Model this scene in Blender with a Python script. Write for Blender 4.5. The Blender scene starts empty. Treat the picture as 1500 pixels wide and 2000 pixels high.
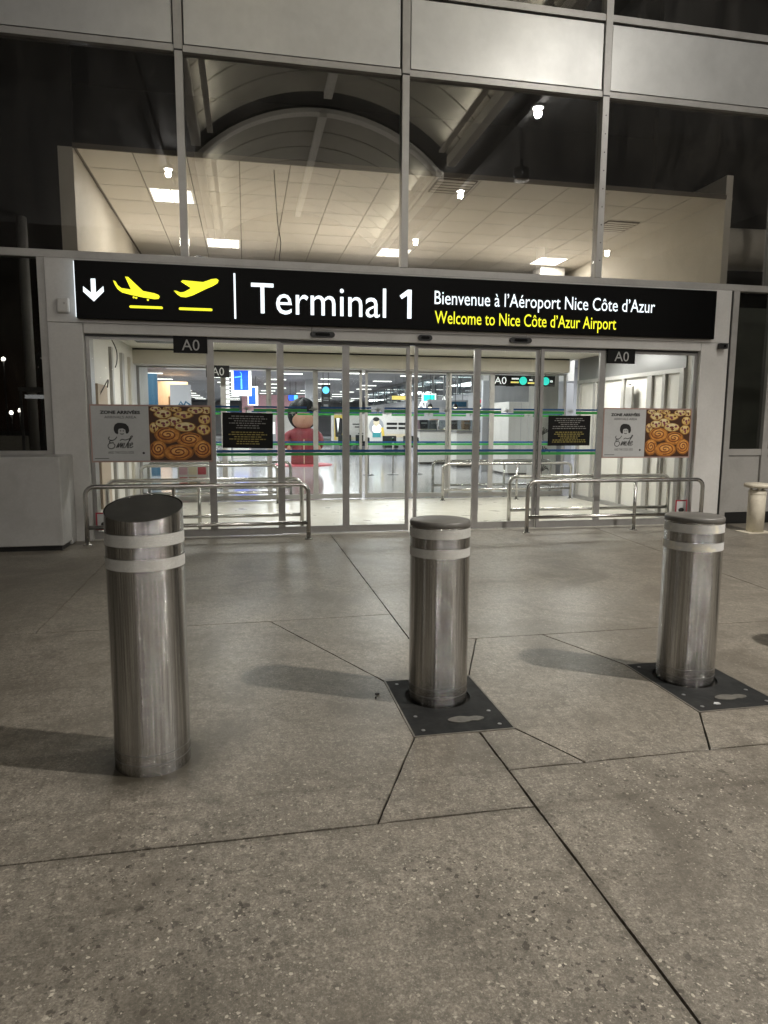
import bpy, bmesh, math, random
from mathutils import Vector, Matrix
random.seed(7)
R = math.radians
S = bpy.context.scene
COL = S.collection

# ---------------------------------------------------------------- camera
cam_d = bpy.data.cameras.new('camera')
cam = bpy.data.objects.new('camera', cam_d); COL.objects.link(cam)
cam_d.sensor_fit = 'VERTICAL'; cam_d.sensor_height = 36.0; cam_d.lens = 1333.0 / 2000.0 * 36.0
cam_d.clip_start = 0.05; cam_d.clip_end = 600
yaw, pit, rol = R(11.403), R(7.4456), R(0.3087)
fw = Vector((math.sin(yaw) * math.cos(pit), math.cos(yaw) * math.cos(pit), -math.sin(pit)))
rt = Vector((math.cos(yaw), -math.sin(yaw), 0)); up = rt.cross(fw)
r2 = rt * math.cos(rol) + up * math.sin(rol); u2 = up * math.cos(rol) - rt * math.sin(rol)
m = Matrix((r2, u2, -fw)).transposed().to_4x4(); m.translation = Vector((0, -8.53, 1.4))
cam.matrix_world = m
S.camera = cam
# ---------------------------------------------------------------- night sky
W = bpy.data.worlds.new('World'); S.world = W; W.use_nodes = True
wn = W.node_tree; bg = wn.nodes['Background']
sky = wn.nodes.new('ShaderNodeTexSky'); sky.sky_type = 'NISHITA'; sky.sun_disc = False
sky.sun_elevation = R(1); sky.sun_rotation = R(200)
wn.links.new(sky.outputs[0], bg.inputs[0]); bg.inputs[1].default_value = 0.0004
# ---------------------------------------------------------------- exposure
S.view_settings.view_transform = 'Standard'; S.view_settings.look = 'None'
S.view_settings.gamma = 1; S.view_settings.exposure = 0
try: S.view_settings.use_curve_mapping = False
except Exception: pass
S.render.engine = 'CYCLES'
cy = S.cycles
cy.use_denoising = True; cy.max_bounces = 10; cy.diffuse_bounces = 4; cy.glossy_bounces = 5
cy.transparent_max_bounces = 32; cy.sample_clamp_indirect = 6; cy.caustics_reflective = False; cy.caustics_refractive = False
# ---- lamp strengths, all in one place
P_CANOPY = 90      # round lamps under the canopy
P_FLOOD = 3900      # shielded floodlight that throws the bollard shadows
P_UP = 46           # each strip washing the vault from the edge beams
P_VEST = 47         # each round downlight in the lobby
P_PANEL = 40        # each square light in the upper hall ceiling
P_STRIP = 34        # strip lights lying on the lobby roof
P_HALL = 330        # each row light in the concourse

# ================================================================ materials
def mat(name, col, rough=.5, metal=0., spec=.5, emit=None, es=1., coat=0.):
    m = bpy.data.materials.new(name); m.use_nodes = True
    b = m.node_tree.nodes['Principled BSDF']
    b.inputs['Base Color'].default_value = (*col, 1); b.inputs['Roughness'].default_value = rough
    b.inputs['Metallic'].default_value = metal; b.inputs['Specular IOR Level'].default_value = spec
    b.inputs['Coat Weight'].default_value = coat
    if emit: b.inputs['Emission Color'].default_value = (*emit, 1); b.inputs['Emission Strength'].default_value = es
    return m

class NT:
    def __init__(s, m): s.t = m.node_tree; s.b = s.t.nodes['Principled BSDF']
    def n(s, typ, **kw):
        o = s.t.nodes.new('ShaderNode' + typ)
        for k, v in kw.items(): setattr(o, k, v)
        return o
    def l(s, a, b): s.t.links.new(a, b)
    def val(s, sock, v):
        if hasattr(v, 'links'): s.l(v, sock)
        else: sock.default_value = v
    def math(s, op, a, b=0., c=None, clamp=False):
        o = s.n('Math', operation=op); o.use_clamp = clamp
        s.val(o.inputs[0], a); s.val(o.inputs[1], b)
        if c is not None: s.val(o.inputs[2], c)
        return o.outputs[0]
    def noise(s, vec, scale, detail=4, rough=.55, dist=0):
        o = s.n('TexNoise'); s.l(vec, o.inputs['Vector']); o.inputs['Scale'].default_value = scale
        o.inputs['Detail'].default_value = detail; o.inputs['Roughness'].default_value = rough; o.inputs['Distortion'].default_value = dist
        return o.outputs['Fac']
    def mapr(s, v, a, b, c=0., d=1., smooth=False):
        o = s.n('MapRange'); s.l(v, o.inputs[0])
        if smooth: o.interpolation_type = 'SMOOTHSTEP'
        for i, x in enumerate((a, b, c, d)): o.inputs[1 + i].default_value = x
        return o.outputs[0]
    def mix(s, f, a, b, mode='MIX'):
        o = s.n('Mix', data_type='RGBA', blend_type=mode); s.val(o.inputs[0], f)
        for sock, v in ((o.inputs[6], a), (o.inputs[7], b)):
            if hasattr(v, 'links'): s.l(v, sock)
            else: sock.default_value = (*v, 1)
        return o.outputs[2]
    def pos(s): return s.n('NewGeometry').outputs['Position']
    def scale(s, v, x, y, z):
        o = s.n('Mapping'); s.l(v, o.inputs[0]); o.inputs['Scale'].default_value = (x, y, z); return o.outputs[0]
    def bump(s, h, strength, dist=.01):
        o = s.n('Bump'); s.l(h, o.inputs['Height']); o.inputs['Strength'].default_value = strength; o.inputs['Distance'].default_value = dist
        s.l(o.outputs[0], s.b.inputs['Normal'])

def grime(m, col, col2, sc=3., lo=.4, hi=.75, rough=None, stretch=(1, 1, 1), fine=40., bump=0):
    t = NT(m); p = t.scale(t.pos(), *stretch)
    f = t.mapr(t.noise(p, sc, 6, .6, .3), lo, hi)
    c = t.mix(f, col, col2)
    g = t.noise(t.pos(), fine, 3)
    c = t.mix(t.mapr(g, .35, .7, 0, .12), c, tuple(x * .5 for x in col))
    t.l(c, t.b.inputs['Base Color'])
    if rough: t.l(t.mapr(t.noise(p, sc * 2, 5), .3, .7, rough[0], rough[1]), t.b.inputs['Roughness'])
    if bump: t.bump(g, bump, .002)
    return m

def concrete():
    m = mat('polished_concrete', (.3, .28, .24)); t = NT(m); p = t.pos()
    sx = t.n('SeparateXYZ'); t.l(p, sx.inputs[0]); y = sx.outputs[1]; x = sx.outputs[0]
    front = t.mapr(y, -6.6, -5.4, 1, 0, True)
    big = t.noise(p, .9, 6, .62, .6); med = t.noise(p, 4.5, 7, .66, .5); fine = t.noise(p, 120, 3, .6)
    c = t.mix(t.mapr(big, .3, .66), (.19, .173, .148), (.36, .33, .288))
    c = t.mix(t.mapr(med, .48, .7, 0, .62), c, (.125, .116, .1))
    c = t.mix(t.mapr(t.noise(p, 19, 6, .75, .3), .44, .62, 0, .75), c, (.12, .112, .097))
    c = t.mix(t.mapr(t.noise(p, 48, 4, .75), .5, .64, 0, .65), c, (.46, .435, .385))
    c = t.mix(t.mapr(t.noise(t.scale(p, 1, .35, 1), 34, 4, .75), .5, .64, 0, .5), c, (.1, .092, .08))
    c = t.mix(t.mapr(t.noise(t.scale(p, .6, 3, 1), 5, 5, .7, 1), .55, .7, 0, .4), c, (.10, .093, .08))
    c = t.mix(t.mapr(t.noise(t.scale(p, 1, 2.6, 1), 2.3, 6, .7, 1.2), .56, .78, 0, .6), c, (.11, .1, .08))
    c = t.mix(t.mapr(t.noise(p, 11, 5, .6), .55, .75, 0, .3), c, (.38, .36, .32))
    c = t.mix(t.mapr(fine, .4, .62, 0, .6), c, (.1, .092, .079))
    c = t.mix(t.mapr(t.noise(p, 75, 4, .75), .5, .66, 0, .55), c, (.09, .083, .07))
    c = t.mix(t.mapr(t.noise(p, 210, 2, .6), .56, .7, 0, .4), c, (.5, .47, .42))
    c = t.mix(t.mapr(t.noise(p, 1.35, 6, .66, 1.1), .48, .64, 0, .62), c, (.105, .094, .078))
    # exposed aggregate: pale chips and dark stones
    wp = t.n('Mix', data_type='VECTOR'); wn_ = t.n('TexNoise'); wn_.inputs['Scale'].default_value = 42; t.l(p, wn_.inputs[0])
    wp.inputs[0].default_value = .02; t.l(p, wp.inputs[4]); t.l(wn_.outputs['Color'], wp.inputs[5]); q = wp.outputs[1]
    patch = t.mapr(t.noise(p, 1.7, 4), .4, .62)
    def chips(scale, keep, size, amount, colr, base, metric='EUCLIDEAN', off=0.):
        v = t.n('TexVoronoi', distance=metric); mp = t.n('Mapping'); t.l(q, mp.inputs[0]); mp.inputs['Location'].default_value = (off, off * .7, 0); mp.inputs['Rotation'].default_value = (0, 0, off)
        t.l(mp.outputs[0], v.inputs['Vector']); v.inputs['Scale'].default_value = scale
        s3 = t.n('SeparateColor'); t.l(v.outputs['Color'], s3.inputs[0])
        ok = t.math('GREATER_THAN', s3.outputs[0], keep)
        r = t.math('MULTIPLY', t.math('ADD', t.math('POWER', s3.outputs[1], 1.6), .12), size)
        ins = t.mapr(t.math('SUBTRACT', r, v.outputs['Distance']), -.005, .03)
        tone = t.math('ADD', t.math('MULTIPLY', s3.outputs[2], .55), .45)
        return t.mix(t.math('MULTIPLY', t.math('MULTIPLY', ok, ins), t.math('MULTIPLY', amount, tone)), base, colr)
    am = t.math('MULTIPLY', t.math('ADD', t.math('MULTIPLY', front, .8), .2), t.math('ADD', t.math('MULTIPLY', patch, .75), .25))
    c = chips(30, .80, .62, t.math('MULTIPLY', am, 1.0), (.024, .02, .016), c, 'MANHATTAN', .6)
    c = chips(50, .74, .72, t.math('MULTIPLY', am, 1.0), (.03, .026, .021), c, 'MANHATTAN', 1.3)
    c = chips(88, .74, .75, t.math('ADD', t.math('MULTIPLY', am, .8), .08), (.05, .044, .037), c, 'MANHATTAN', 2.2)
    c = chips(42, .94, .5, t.math('ADD', t.math('MULTIPLY', am, .7), .12), (.5, .465, .4), c, 'MANHATTAN', 3.1)
    c = chips(95, .88, .52, t.math('ADD', t.math('MULTIPLY', am, .8), .2), (.6, .565, .49), c, 'EUCLIDEAN', 4.)
    c = chips(150, .88, .5, t.math('ADD', t.math('MULTIPLY', am, .6), .25), (.6, .57, .5), c, 'EUCLIDEAN', 5.)
    # grime gathered along the saw cuts
    def cut(axis, at, w, a, base):
        d = t.math('ABSOLUTE', t.math('SUBTRACT', axis, at))
        d = t.math('ADD', d, t.math('MULTIPLY', t.math('SUBTRACT', t.noise(p, 9, 5, .75), .42), .16))
        return t.mix(t.mapr(d, 0, w, a, 0), base, (.06, .053, .042))
    c = cut(x, 1.02, .05, .5, c); c = cut(y, -6.33, .05, .5, c); c = cut(y, -6.06, .04, .45, c)
    # dirt ring and seep stain at the foot of the fixed bollard
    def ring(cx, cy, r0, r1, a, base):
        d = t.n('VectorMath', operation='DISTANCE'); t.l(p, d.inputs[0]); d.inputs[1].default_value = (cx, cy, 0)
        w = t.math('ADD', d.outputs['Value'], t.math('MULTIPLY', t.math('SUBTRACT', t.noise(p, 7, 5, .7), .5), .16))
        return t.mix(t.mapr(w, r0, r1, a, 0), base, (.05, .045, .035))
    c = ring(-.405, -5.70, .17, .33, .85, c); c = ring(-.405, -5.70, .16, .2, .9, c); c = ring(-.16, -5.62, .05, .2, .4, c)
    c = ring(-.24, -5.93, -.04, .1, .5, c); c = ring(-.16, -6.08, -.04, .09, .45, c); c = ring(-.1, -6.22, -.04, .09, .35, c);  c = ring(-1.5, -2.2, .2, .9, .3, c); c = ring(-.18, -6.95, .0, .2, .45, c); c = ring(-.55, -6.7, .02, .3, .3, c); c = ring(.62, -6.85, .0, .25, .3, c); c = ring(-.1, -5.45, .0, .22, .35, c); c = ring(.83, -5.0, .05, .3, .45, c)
    c = t.mix(1.0, c, (1.0, .975, .93), 'MULTIPLY')
    t.l(c, t.b.inputs['Base Color'])
    ro = t.math('ADD', t.mapr(big, .3, .75, .34, .46), t.math('MULTIPLY', front, .16))
    t.l(ro, t.b.inputs['Roughness'])
    t.b.inputs['Specular IOR Level'].default_value = .45
    h = t.math('ADD', t.math('MULTIPLY', fine, .5), med); t.bump(h, .14, .003)
    return m

def brushed():
    m = mat('brushed_steel', (.52, .5, .46), .3, 1.0); t = NT(m)
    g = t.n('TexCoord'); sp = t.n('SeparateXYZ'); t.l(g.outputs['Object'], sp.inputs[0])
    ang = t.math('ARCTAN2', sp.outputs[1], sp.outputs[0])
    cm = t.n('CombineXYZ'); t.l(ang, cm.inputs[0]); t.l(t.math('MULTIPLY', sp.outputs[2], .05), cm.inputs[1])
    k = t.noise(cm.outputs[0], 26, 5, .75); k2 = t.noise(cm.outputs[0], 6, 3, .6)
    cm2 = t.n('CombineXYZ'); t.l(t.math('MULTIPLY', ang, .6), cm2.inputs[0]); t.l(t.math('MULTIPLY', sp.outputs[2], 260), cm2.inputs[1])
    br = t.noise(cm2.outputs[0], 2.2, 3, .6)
    c = t.mix(t.mapr(k, .36, .64), (.36, .355, .35), (.98, .98, .98))  # reflection streaks painted into the base colour by angle noise
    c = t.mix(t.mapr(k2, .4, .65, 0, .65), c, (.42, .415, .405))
    low = t.mapr(sp.outputs[2], .0, .22, 1, 0)
    dirt = t.math('MULTIPLY', low, t.mapr(t.noise(g.outputs['Object'], 14, 5, .7), .45, .7))
    c = t.mix(t.math('MULTIPLY', dirt, .55), c, (.14, .12, .09))
    t.l(c, t.b.inputs['Base Color'])
    t.l(t.math('ADD', t.mapr(br, .3, .7, .08, .11), t.math('MULTIPLY', dirt, .22)), t.b.inputs['Roughness'])
    # brushing runs round the tube: fine grooves tilt the normal up and down only
    geo = t.n('NewGeometry'); w = None
    for k in range(3):
        wn_ = t.n('TexWhiteNoise', noise_dimensions='4D'); t.l(geo.outputs['Position'], wn_.inputs['Vector']); wn_.inputs['W'].default_value = k * 1.7
        w = wn_.outputs['Value'] if w is None else t.math('ADD', w, wn_.outputs['Value'])
    tilt = t.math('MULTIPLY', t.math('SUBTRACT', w, 1.5), .5)
    cz = t.n('CombineXYZ'); t.l(tilt, cz.inputs[2])
    ad = t.n('VectorMath', operation='ADD'); t.l(geo.outputs['Normal'], ad.inputs[0]); t.l(cz.outputs[0], ad.inputs[1])
    nm = t.n('VectorMath', operation='NORMALIZE'); t.l(ad.outputs[0], nm.inputs[0]); t.l(nm.outputs[0], t.b.inputs['Normal'])
    return m

def glass(name, f0, tint=(1, 1, 1), dirt=0.):
    m = bpy.data.materials.new(name); m.use_nodes = True; nt = m.node_tree; nt.nodes.clear()
    t = NT.__new__(NT); t.t = nt
    out = t.n('OutputMaterial'); tr = t.n('BsdfTransparent'); gl = t.n('BsdfGlossy'); mx = t.n('MixShader')
    tr.inputs[0].default_value = (*tint, 1); gl.inputs['Roughness'].default_value = 0.0; gl.inputs[0].default_value = (1, 1, 1, 1)
    lw = t.n('LayerWeight'); lw.inputs[0].default_value = .5
    f = t.math('ADD', t.math('MULTIPLY', t.math('POWER', lw.outputs['Facing'], 5), 1 - f0), f0)
    t.l(f, mx.inputs[0]); t.l(tr.outputs[0], mx.inputs[1]); t.l(gl.outputs[0], mx.inputs[2])
    last = mx.outputs[0]
    if dirt:
        df = t.n('BsdfDiffuse'); df.inputs[0].default_value = (.5, .47, .42, 1); m2 = t.n('MixShader')
        p = t.pos(); k = t.mapr(t.noise(t.scale(p, 1, 1, .35), 2.2, 6, .65, .8), .42, .8, dirt * .25, dirt)
        t.l(k, m2.inputs[0]); t.l(last, m2.inputs[1]); t.l(df.outputs[0], m2.inputs[2]); last = m2.outputs[0]
    t.l(last, out.inputs[0])
    return m

M = {}
M['concrete'] = concrete()
M['joint'] = grime(mat('joint_fill', (.014, .012, .01), .9), (.014, .012, .01), (.03, .026, .02), 20)
M['asphalt'] = grime(mat('asphalt', (.05, .05, .048), .85), (.05, .05, .048), (.075, .072, .068), 2, bump=.3)
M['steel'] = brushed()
M['cap'] = grime(mat('dark_cap', (.02, .02, .018), .6, spec=.2), (.018, .018, .016), (.03, .029, .026), 12)
M['capmetal'] = grime(mat('grey_cap', (.12, .115, .105), .45), (.1, .096, .088), (.16, .152, .14), 9)
M['plate'] = grime(mat('ground_plate', (.013, .014, .014), .6, spec=.25), (.011, .012, .012), (.024, .024, .023), 7, rough=(.6, .8), bump=.3)
M['rail'] = mat('rail_steel', (.52, .51, .49), .27, 1.0)
M['doorframe'] = grime(mat('door_frame', (.33, .325, .31), .38, .5), (.32, .315, .305), (.4, .39, .375), 4)
M['alu'] = grime(mat('grey_aluminium', (.42, .4, .36), .42, .35), (.42, .41, .39), (.31, .3, .28), 2.5, .45, .8)
M['clad'] = grime(mat('silver_cladding', (.6, .6, .56), .42, .55), (.6, .6, .58), (.5, .5, .485), 1.2, .35, .75, rough=(.38, .46), fine=9)
M['white'] = grime(mat('white_fascia', (.6, .57, .52), .45), (.6, .59, .57), (.5, .49, .47), 1.4, .45, .8)
M['whitebox'] = grime(mat('white_painted_box', (.5, .49, .46), .5), (.5, .495, .48), (.37, .36, .345), 2.6, .45, .8)
M['post'] = grime(mat('cream_post', (.66, .61, .5), .5), (.66, .61, .5), (.45, .4, .31), 8, .5, .8)
M['black'] = mat('sign_black', (.003, .003, .003), .3, spec=.06)
M['dark'] = mat('dark_plastic', (.012, .012, .012), .35)
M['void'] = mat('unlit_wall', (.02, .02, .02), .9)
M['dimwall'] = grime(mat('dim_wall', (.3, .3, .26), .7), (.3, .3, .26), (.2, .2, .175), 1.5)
M['lwhite'] = mat('lit_white', (.8, .85, .9), .4, emit=(.86, .95, 1.0), es=1.15)
M['lyellow'] = mat('lit_yellow', (.9, .9, .05), .4, emit=(.95, .93, .02), es=1.0)
M['printwhite'] = mat('print_white', (.42, .42, .41), .5)
M['glass_up'] = glass('upper_glass', .12, (.86, .86, .86), .045)
M['glass_side'] = glass('side_glass', .10, (.6, .62, .6), .03)
M['glass_door'] = glass('door_glass', .035, (.97, .985, .975))
M['blue'] = mat('stripe_blue', (.005, .07, .22), .4)
M['green'] = mat('stripe_green', (.03, .3, .06), .4)
M['emblem'] = mat('etched_palm', (.3, .33, .31), .6)
M['poster'] = grime(mat('poster_paper', (.52, .53, .53), .5), (.52, .53, .53), (.47, .48, .48), 3)
M['poster_edge'] = mat('poster_edge', (.4, .27, .24), .5)
M['ink'] = mat('black_ink', (.012, .012, .012), .5)
M['inkgrey'] = mat('grey_ink', (.09, .09, .09), .5)
M['bunbg'] = mat('pastry_dark', (.06, .022, .008), .5)
def bunmat(n, a, b, e):
    m = grime(mat(n, a, .5), a, b, 22, .4, .65, fine=90); return m
M['bun'] = bunmat('bun_orange', (.68, .3, .06), (.42, .14, .02), .3)
M['bun2'] = bunmat('bun_yellow', (.74, .55, .2), (.55, .33, .09), .3)
M['bun3'] = bunmat('bun_pale', (.78, .64, .32), (.6, .45, .15), .3)
M['bunrim'] = mat('bun_rim', (.3, .11, .02), .5)
M['bunhi'] = bunmat('bun_glaze', (.85, .47, .14), (.62, .27, .06), .3)
M['bun2hi'] = bunmat('bun_cream', (.85, .7, .36), (.7, .5, .2), .3)
M['bun3hi'] = bunmat('bun_pale_top', (.85, .75, .48), (.72, .58, .28), .3)
M['choc'] = mat('pastry_filling', (.16, .035, .012), .5)
M['jam'] = mat('pastry_jam', (.22, .05, .07), .5)
M['notice'] = mat('notice_black', (.01, .01, .01), .5, spec=.15)
M['ntext'] = mat('notice_print', (.22, .22, .21), .5)
M['ntexty'] = mat('notice_print_yellow', (.3, .25, .06), .5)
M['redframe'] = mat('sticker_red', (.35, .03, .05), .5)
M['canopy'] = grime(mat('canopy_panel', (.36, .34, .27), .6), (.37, .35, .28), (.29, .27, .22), 1.5)
M['canopybeam'] = mat('canopy_beam', (.75, .72, .66), .5)
M['canopydark'] = mat('canopy_dark', (.012, .012, .011), .8)
M['lamp'] = mat('lamp_glow', (1, 1, 1), .5, emit=(1, .97, .9), es=60)
M['flood'] = mat('flood_glow', (1, 1, 1), .5, emit=(1, .93, .8), es=8)
M['vfloor'] = grime(mat('lobby_floor', (.66, .62, .5), .3), (.56, .535, .47), (.47, .45, .39), 1.6, .35, .75, rough=(.25, .42), fine=25)
M['hfloor'] = grime(mat('concourse_floor', (.5, .5, .5), .14), (.34, .34, .35), (.42, .42, .42), .8, fine=12)
M['wallw'] = grime(mat('white_wall', (.74, .71, .62), .5), (.72, .705, .66), (.63, .61, .56), 1.2)
M['wallb'] = grime(mat('beige_wall', (.62, .53, .39), .6), (.58, .535, .45), (.5, .455, .375), 1.2)
M['tile'] = grime(mat('ceiling_tile', (.62, .53, .4), .75), (.58, .535, .46), (.52, .48, .41), 1.3, fine=120)
M['tilegap'] = mat('ceiling_gap', (.12, .1, .075), .8)
M['ceilw'] = mat('white_ceiling', (.75, .72, .64), .6)
M['header'] = mat('inner_header', (.48, .45, .38), .5)
M['hceil'] = grime(mat('concourse_ceiling', (.3, .3, .315), .6), (.3, .3, .315), (.25, .25, .265), .5)
M['hwall'] = grime(mat('concourse_wall', (.42, .42, .435), .6), (.42, .42, .435), (.36, .36, .375), .4)
M['tube'] = mat('tube_glow', (1, 1, 1), .5, emit=(1, .98, .94), es=4)
M['panelglow'] = mat('panel_glow', (1, 1, 1), .5, emit=(1, .96, .86), es=3.5)
M['warm'] = mat('warm_glow', (1, 1, 1), .5, emit=(1, .87, .62), es=5)
M['tan'] = mat('tan_board', (.42, .34, .26), .6)
M['cable'] = mat('dark_cable', (.04, .035, .03), .6)
M['robe'] = grime(mat('red_robe', (.22, .03, .035), .6), (.22, .03, .035), (.14, .02, .025), 3)
M['skin'] = mat('statue_skin', (.4, .22, .14), .6)
M['hair'] = mat('statue_hair', (.008, .009, .009), .6, spec=.15)
M['redbase'] = mat('red_base', (.45, .04, .06), .4)
def glow(n, c, e): return mat(n, tuple(min(1, x) for x in c), .5, emit=c, es=e)
M['scr_blue'] = glow('screen_blue', (.01, .1, .9), .9)
M['scr_cyan'] = glow('screen_cyan', (.15, .65, 1), 1)
M['scr_white'] = glow('screen_white', (1, 1, 1), .95)
M['teal'] = glow('teal_glow', (.03, .75, .62), 1)
M['pink'] = mat('pink_wall', (.62, .36, .4), .6)
M['orange'] = mat('orange_wall', (.72, .42, .22), .6)
M['brown'] = mat('brown_door', (.3, .15, .05), .6)
M['navy'] = mat('navy_board', (.02, .09, .16), .5)
M['red'] = glow('red_letters', (.8, .05, .1), .7)
M['yellowl'] = glow('yellow_letters', (.95, .75, .2), .9)
M['counter'] = grime(mat('white_counter', (.66, .64, .6), .35), (.66, .64, .6), (.6, .58, .54), 1)
M['grey'] = mat('grey_metal', (.2, .2, .2), .4, .3)
M['midgrey'] = mat('mid_grey', (.33, .34, .36), .5)
M['yellowbg'] = mat('yellow_print', (.75, .55, .1), .5)
M['tealp'] = mat('teal_print', (.05, .3, .33), .5)
M['creamp'] = mat('cream_print', (.7, .6, .42), .5)
M['hedge'] = mat('light_wire', (.02, .02, .02), .8)
M['bulb'] = glow('street_bulb', (1, .95, .85), 30)
M['added_bulb'] = glow('added_bulb', (1, .94, .87), 300)  # glow of the lamps added behind the viewer
M['bulbs'] = glow('tiny_bulb', (1, .9, .75), 7)

# ================================================================ geometry helpers
class MB:
    def __init__(s): s.b = bmesh.new(); s.mats = []
    def mi(s, mt):
        if mt is None: return 0
        if mt not in s.mats: s.mats.append(mt)
        return s.mats.index(mt)
    def poly(s, pts, mt=None):
        f = s.b.faces.new([s.b.verts.new(p) for p in pts]); f.material_index = s.mi(mt); return f
    def box(s, x0, x1, y0, y1, z0, z1, mt=None, bev=0):
        if x0 > x1: x0, x1 = x1, x0
        v = [s.b.verts.new((x, y, z)) for x in (x0, x1) for y in (y0, y1) for z in (z0, z1)]
        i = s.mi(mt); fs = []
        for q in ((0, 1, 3, 2), (4, 6, 7, 5), (0, 4, 5, 1), (2, 3, 7, 6), (0, 2, 6, 4), (1, 5, 7, 3)):
            f = s.b.faces.new([v[k] for k in q]); f.material_index = i; fs.append(f)
        if bev:
            es = list({e for f in fs for e in f.edges})
            r = bmesh.ops.bevel(s.b, geom=es, offset=bev, segments=2, affect='EDGES', profile=.5)
            for f in r['faces']: f.material_index = i
        return s
    def prism(s, pts, axis, a, b, mt=None):
        # pts 2d polygon; axis 'y': pts=(x,z) extruded a..b in y; 'z': pts=(x,y); 'x': pts=(y,z)
        def P(q, t): return {'y': (q[0], t, q[1]), 'z': (q[0], q[1], t), 'x': (t, q[0], q[1])}[axis]
        i = s.mi(mt)
        A = [s.b.verts.new(P(q, a)) for q in pts]; B = [s.b.verts.new(P(q, b)) for q in pts]
        n = len(pts)
        for f in ([s.b.faces.new(A), s.b.faces.new(B)] + [s.b.faces.new((A[k], A[(k + 1) % n], B[(k + 1) % n], B[k])) for k in range(n)]): f.material_index = i
        return s
    def tube(s, pts, r, seg=14, mt=None, cap=True):
        i = s.mi(mt); rings = []; pts = [Vector(p) for p in pts]; prevn = None
        for k, p in enumerate(pts):
            d = (pts[min(k + 1, len(pts) - 1)] - pts[max(k - 1, 0)]).normalized()
            if prevn is None:
                n = d.orthogonal().normalized()
            else:
                n = (prevn - d * prevn.dot(d)).normalized()
            prevn = n; b2 = d.cross(n)
            rr = r[k] if isinstance(r, (list, tuple)) else r
            rings.append([s.b.verts.new(p + (n * math.cos(2 * math.pi * j / seg) + b2 * math.sin(2 * math.pi * j / seg)) * rr) for j in range(seg)])
        for A, B in zip(rings, rings[1:]):
            for j in range(seg):
                f = s.b.faces.new((A[j], A[(j + 1) % seg], B[(j + 1) % seg], B[j])); f.smooth = True; f.material_index = i
        if cap:
            for q in (rings[0], rings[-1]):
                f = s.b.faces.new(q); f.material_index = i
        return s
    def lathe(s, prof, seg=48, mt=None, o=(0, 0, 0), shear=None, caps=True, mats=None):
        i = s.mi(mt); rings = []
        for r, z in prof:
            ring = []
            for j in range(seg):
                a = 2 * math.pi * j / seg; x, y = r * math.cos(a), r * math.sin(a)
                dz = shear(x, y, z) if shear else 0
                ring.append(s.b.verts.new((o[0] + x, o[1] + y, o[2] + z + dz)))
            rings.append(ring)
        for k, (A, B) in enumerate(zip(rings, rings[1:])):
            for j in range(seg):
                f = s.b.faces.new((A[j], A[(j + 1) % seg], B[(j + 1) % seg], B[j])); f.smooth = True; f.material_index = i
        if caps:
            for q in (rings[0], rings[-1]):
                f = s.b.faces.new(q); f.material_index = i
        return s
    def ribbon(s, pts, w, y, mt=None, closed=False):
        # flat stroke in the XZ plane at depth y
        i = s.mi(mt); L = []; n = len(pts)
        for k in range(n):
            a = Vector(pts[max(k - 1, 0)]); b = Vector(pts[min(k + 1, n - 1)]); d = (b - a).normalized() if (b - a).length else Vector((1, 0))
            nn = Vector((-d[1], d[0])) * w / 2; p = Vector(pts[k])
            L.append((s.b.verts.new((p[0] + nn[0], y, p[1] + nn[1])), s.b.verts.new((p[0] - nn[0], y, p[1] - nn[1]))))
        for A, B in zip(L, L[1:]):
            f = s.b.faces.new((A[0], A[1], B[1], B[0])); f.material_index = i
        return s
    def ell(s, cx, cz, rx, rz, y, mt=None, seg=20, jit=0):
        s.poly([(cx + rx * (1 + random.uniform(-jit, jit)) * math.cos(2 * math.pi * k / seg), y, cz + rz * (1 + random.uniform(-jit, jit)) * math.sin(2 * math.pi * k / seg)) for k in range(seg)], mt)
        return s
    def mesh(s, name):
        bmesh.ops.recalc_face_normals(s.b, faces=s.b.faces)
        me = bpy.data.meshes.new(name); s.b.to_mesh(me); s.b.free()
        for x in s.mats: me.materials.append(M[x] if isinstance(x, str) else x)
        return me
    def obj(s, name, mt=None, parent=None, **pr):
        me = s.mesh(name)
        if mt and not me.materials: me.materials.append(M[mt])
        return put(name, me, parent, **pr)

def put(name, me, parent=None, loc=None, **pr):
    o = bpy.data.objects.new(name, me); COL.objects.link(o)
    if parent: o.parent = parent
    if loc: o.location = loc
    for k, v in pr.items(): o[k] = v
    return o
def thing(name, label, cat, loc=(0, 0, 0), group=None, rz=0):
    o = bpy.data.objects.new(name, None); COL.objects.link(o); o.location = loc; o.rotation_euler.z = rz
    o['label'] = label; o['category'] = cat
    if group: o['group'] = group
    return o
def copy_tree(o, parent=None):
    c = o.copy(); COL.objects.link(c)
    if parent: c.parent = parent
    for ch in list(o.children): copy_tree(ch, c)
    return c
def smoothcurve(pts, n=5):
    out = []
    P = [pts[0]] + list(pts) + [pts[-1]]
    for k in range(1, len(P) - 2):
        for t in range(n):
            u = t / n; a, b, c, d = [Vector(P[k + j]) for j in (-1, 0, 1, 2)]
            out.append(tuple(.5 * ((2 * b) + (c - a) * u + (2 * a - 5 * b + 4 * c - d) * u * u + (3 * b - a - 3 * c + d) * u ** 3)))
    out.append(tuple(pts[-1])); return out
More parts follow.
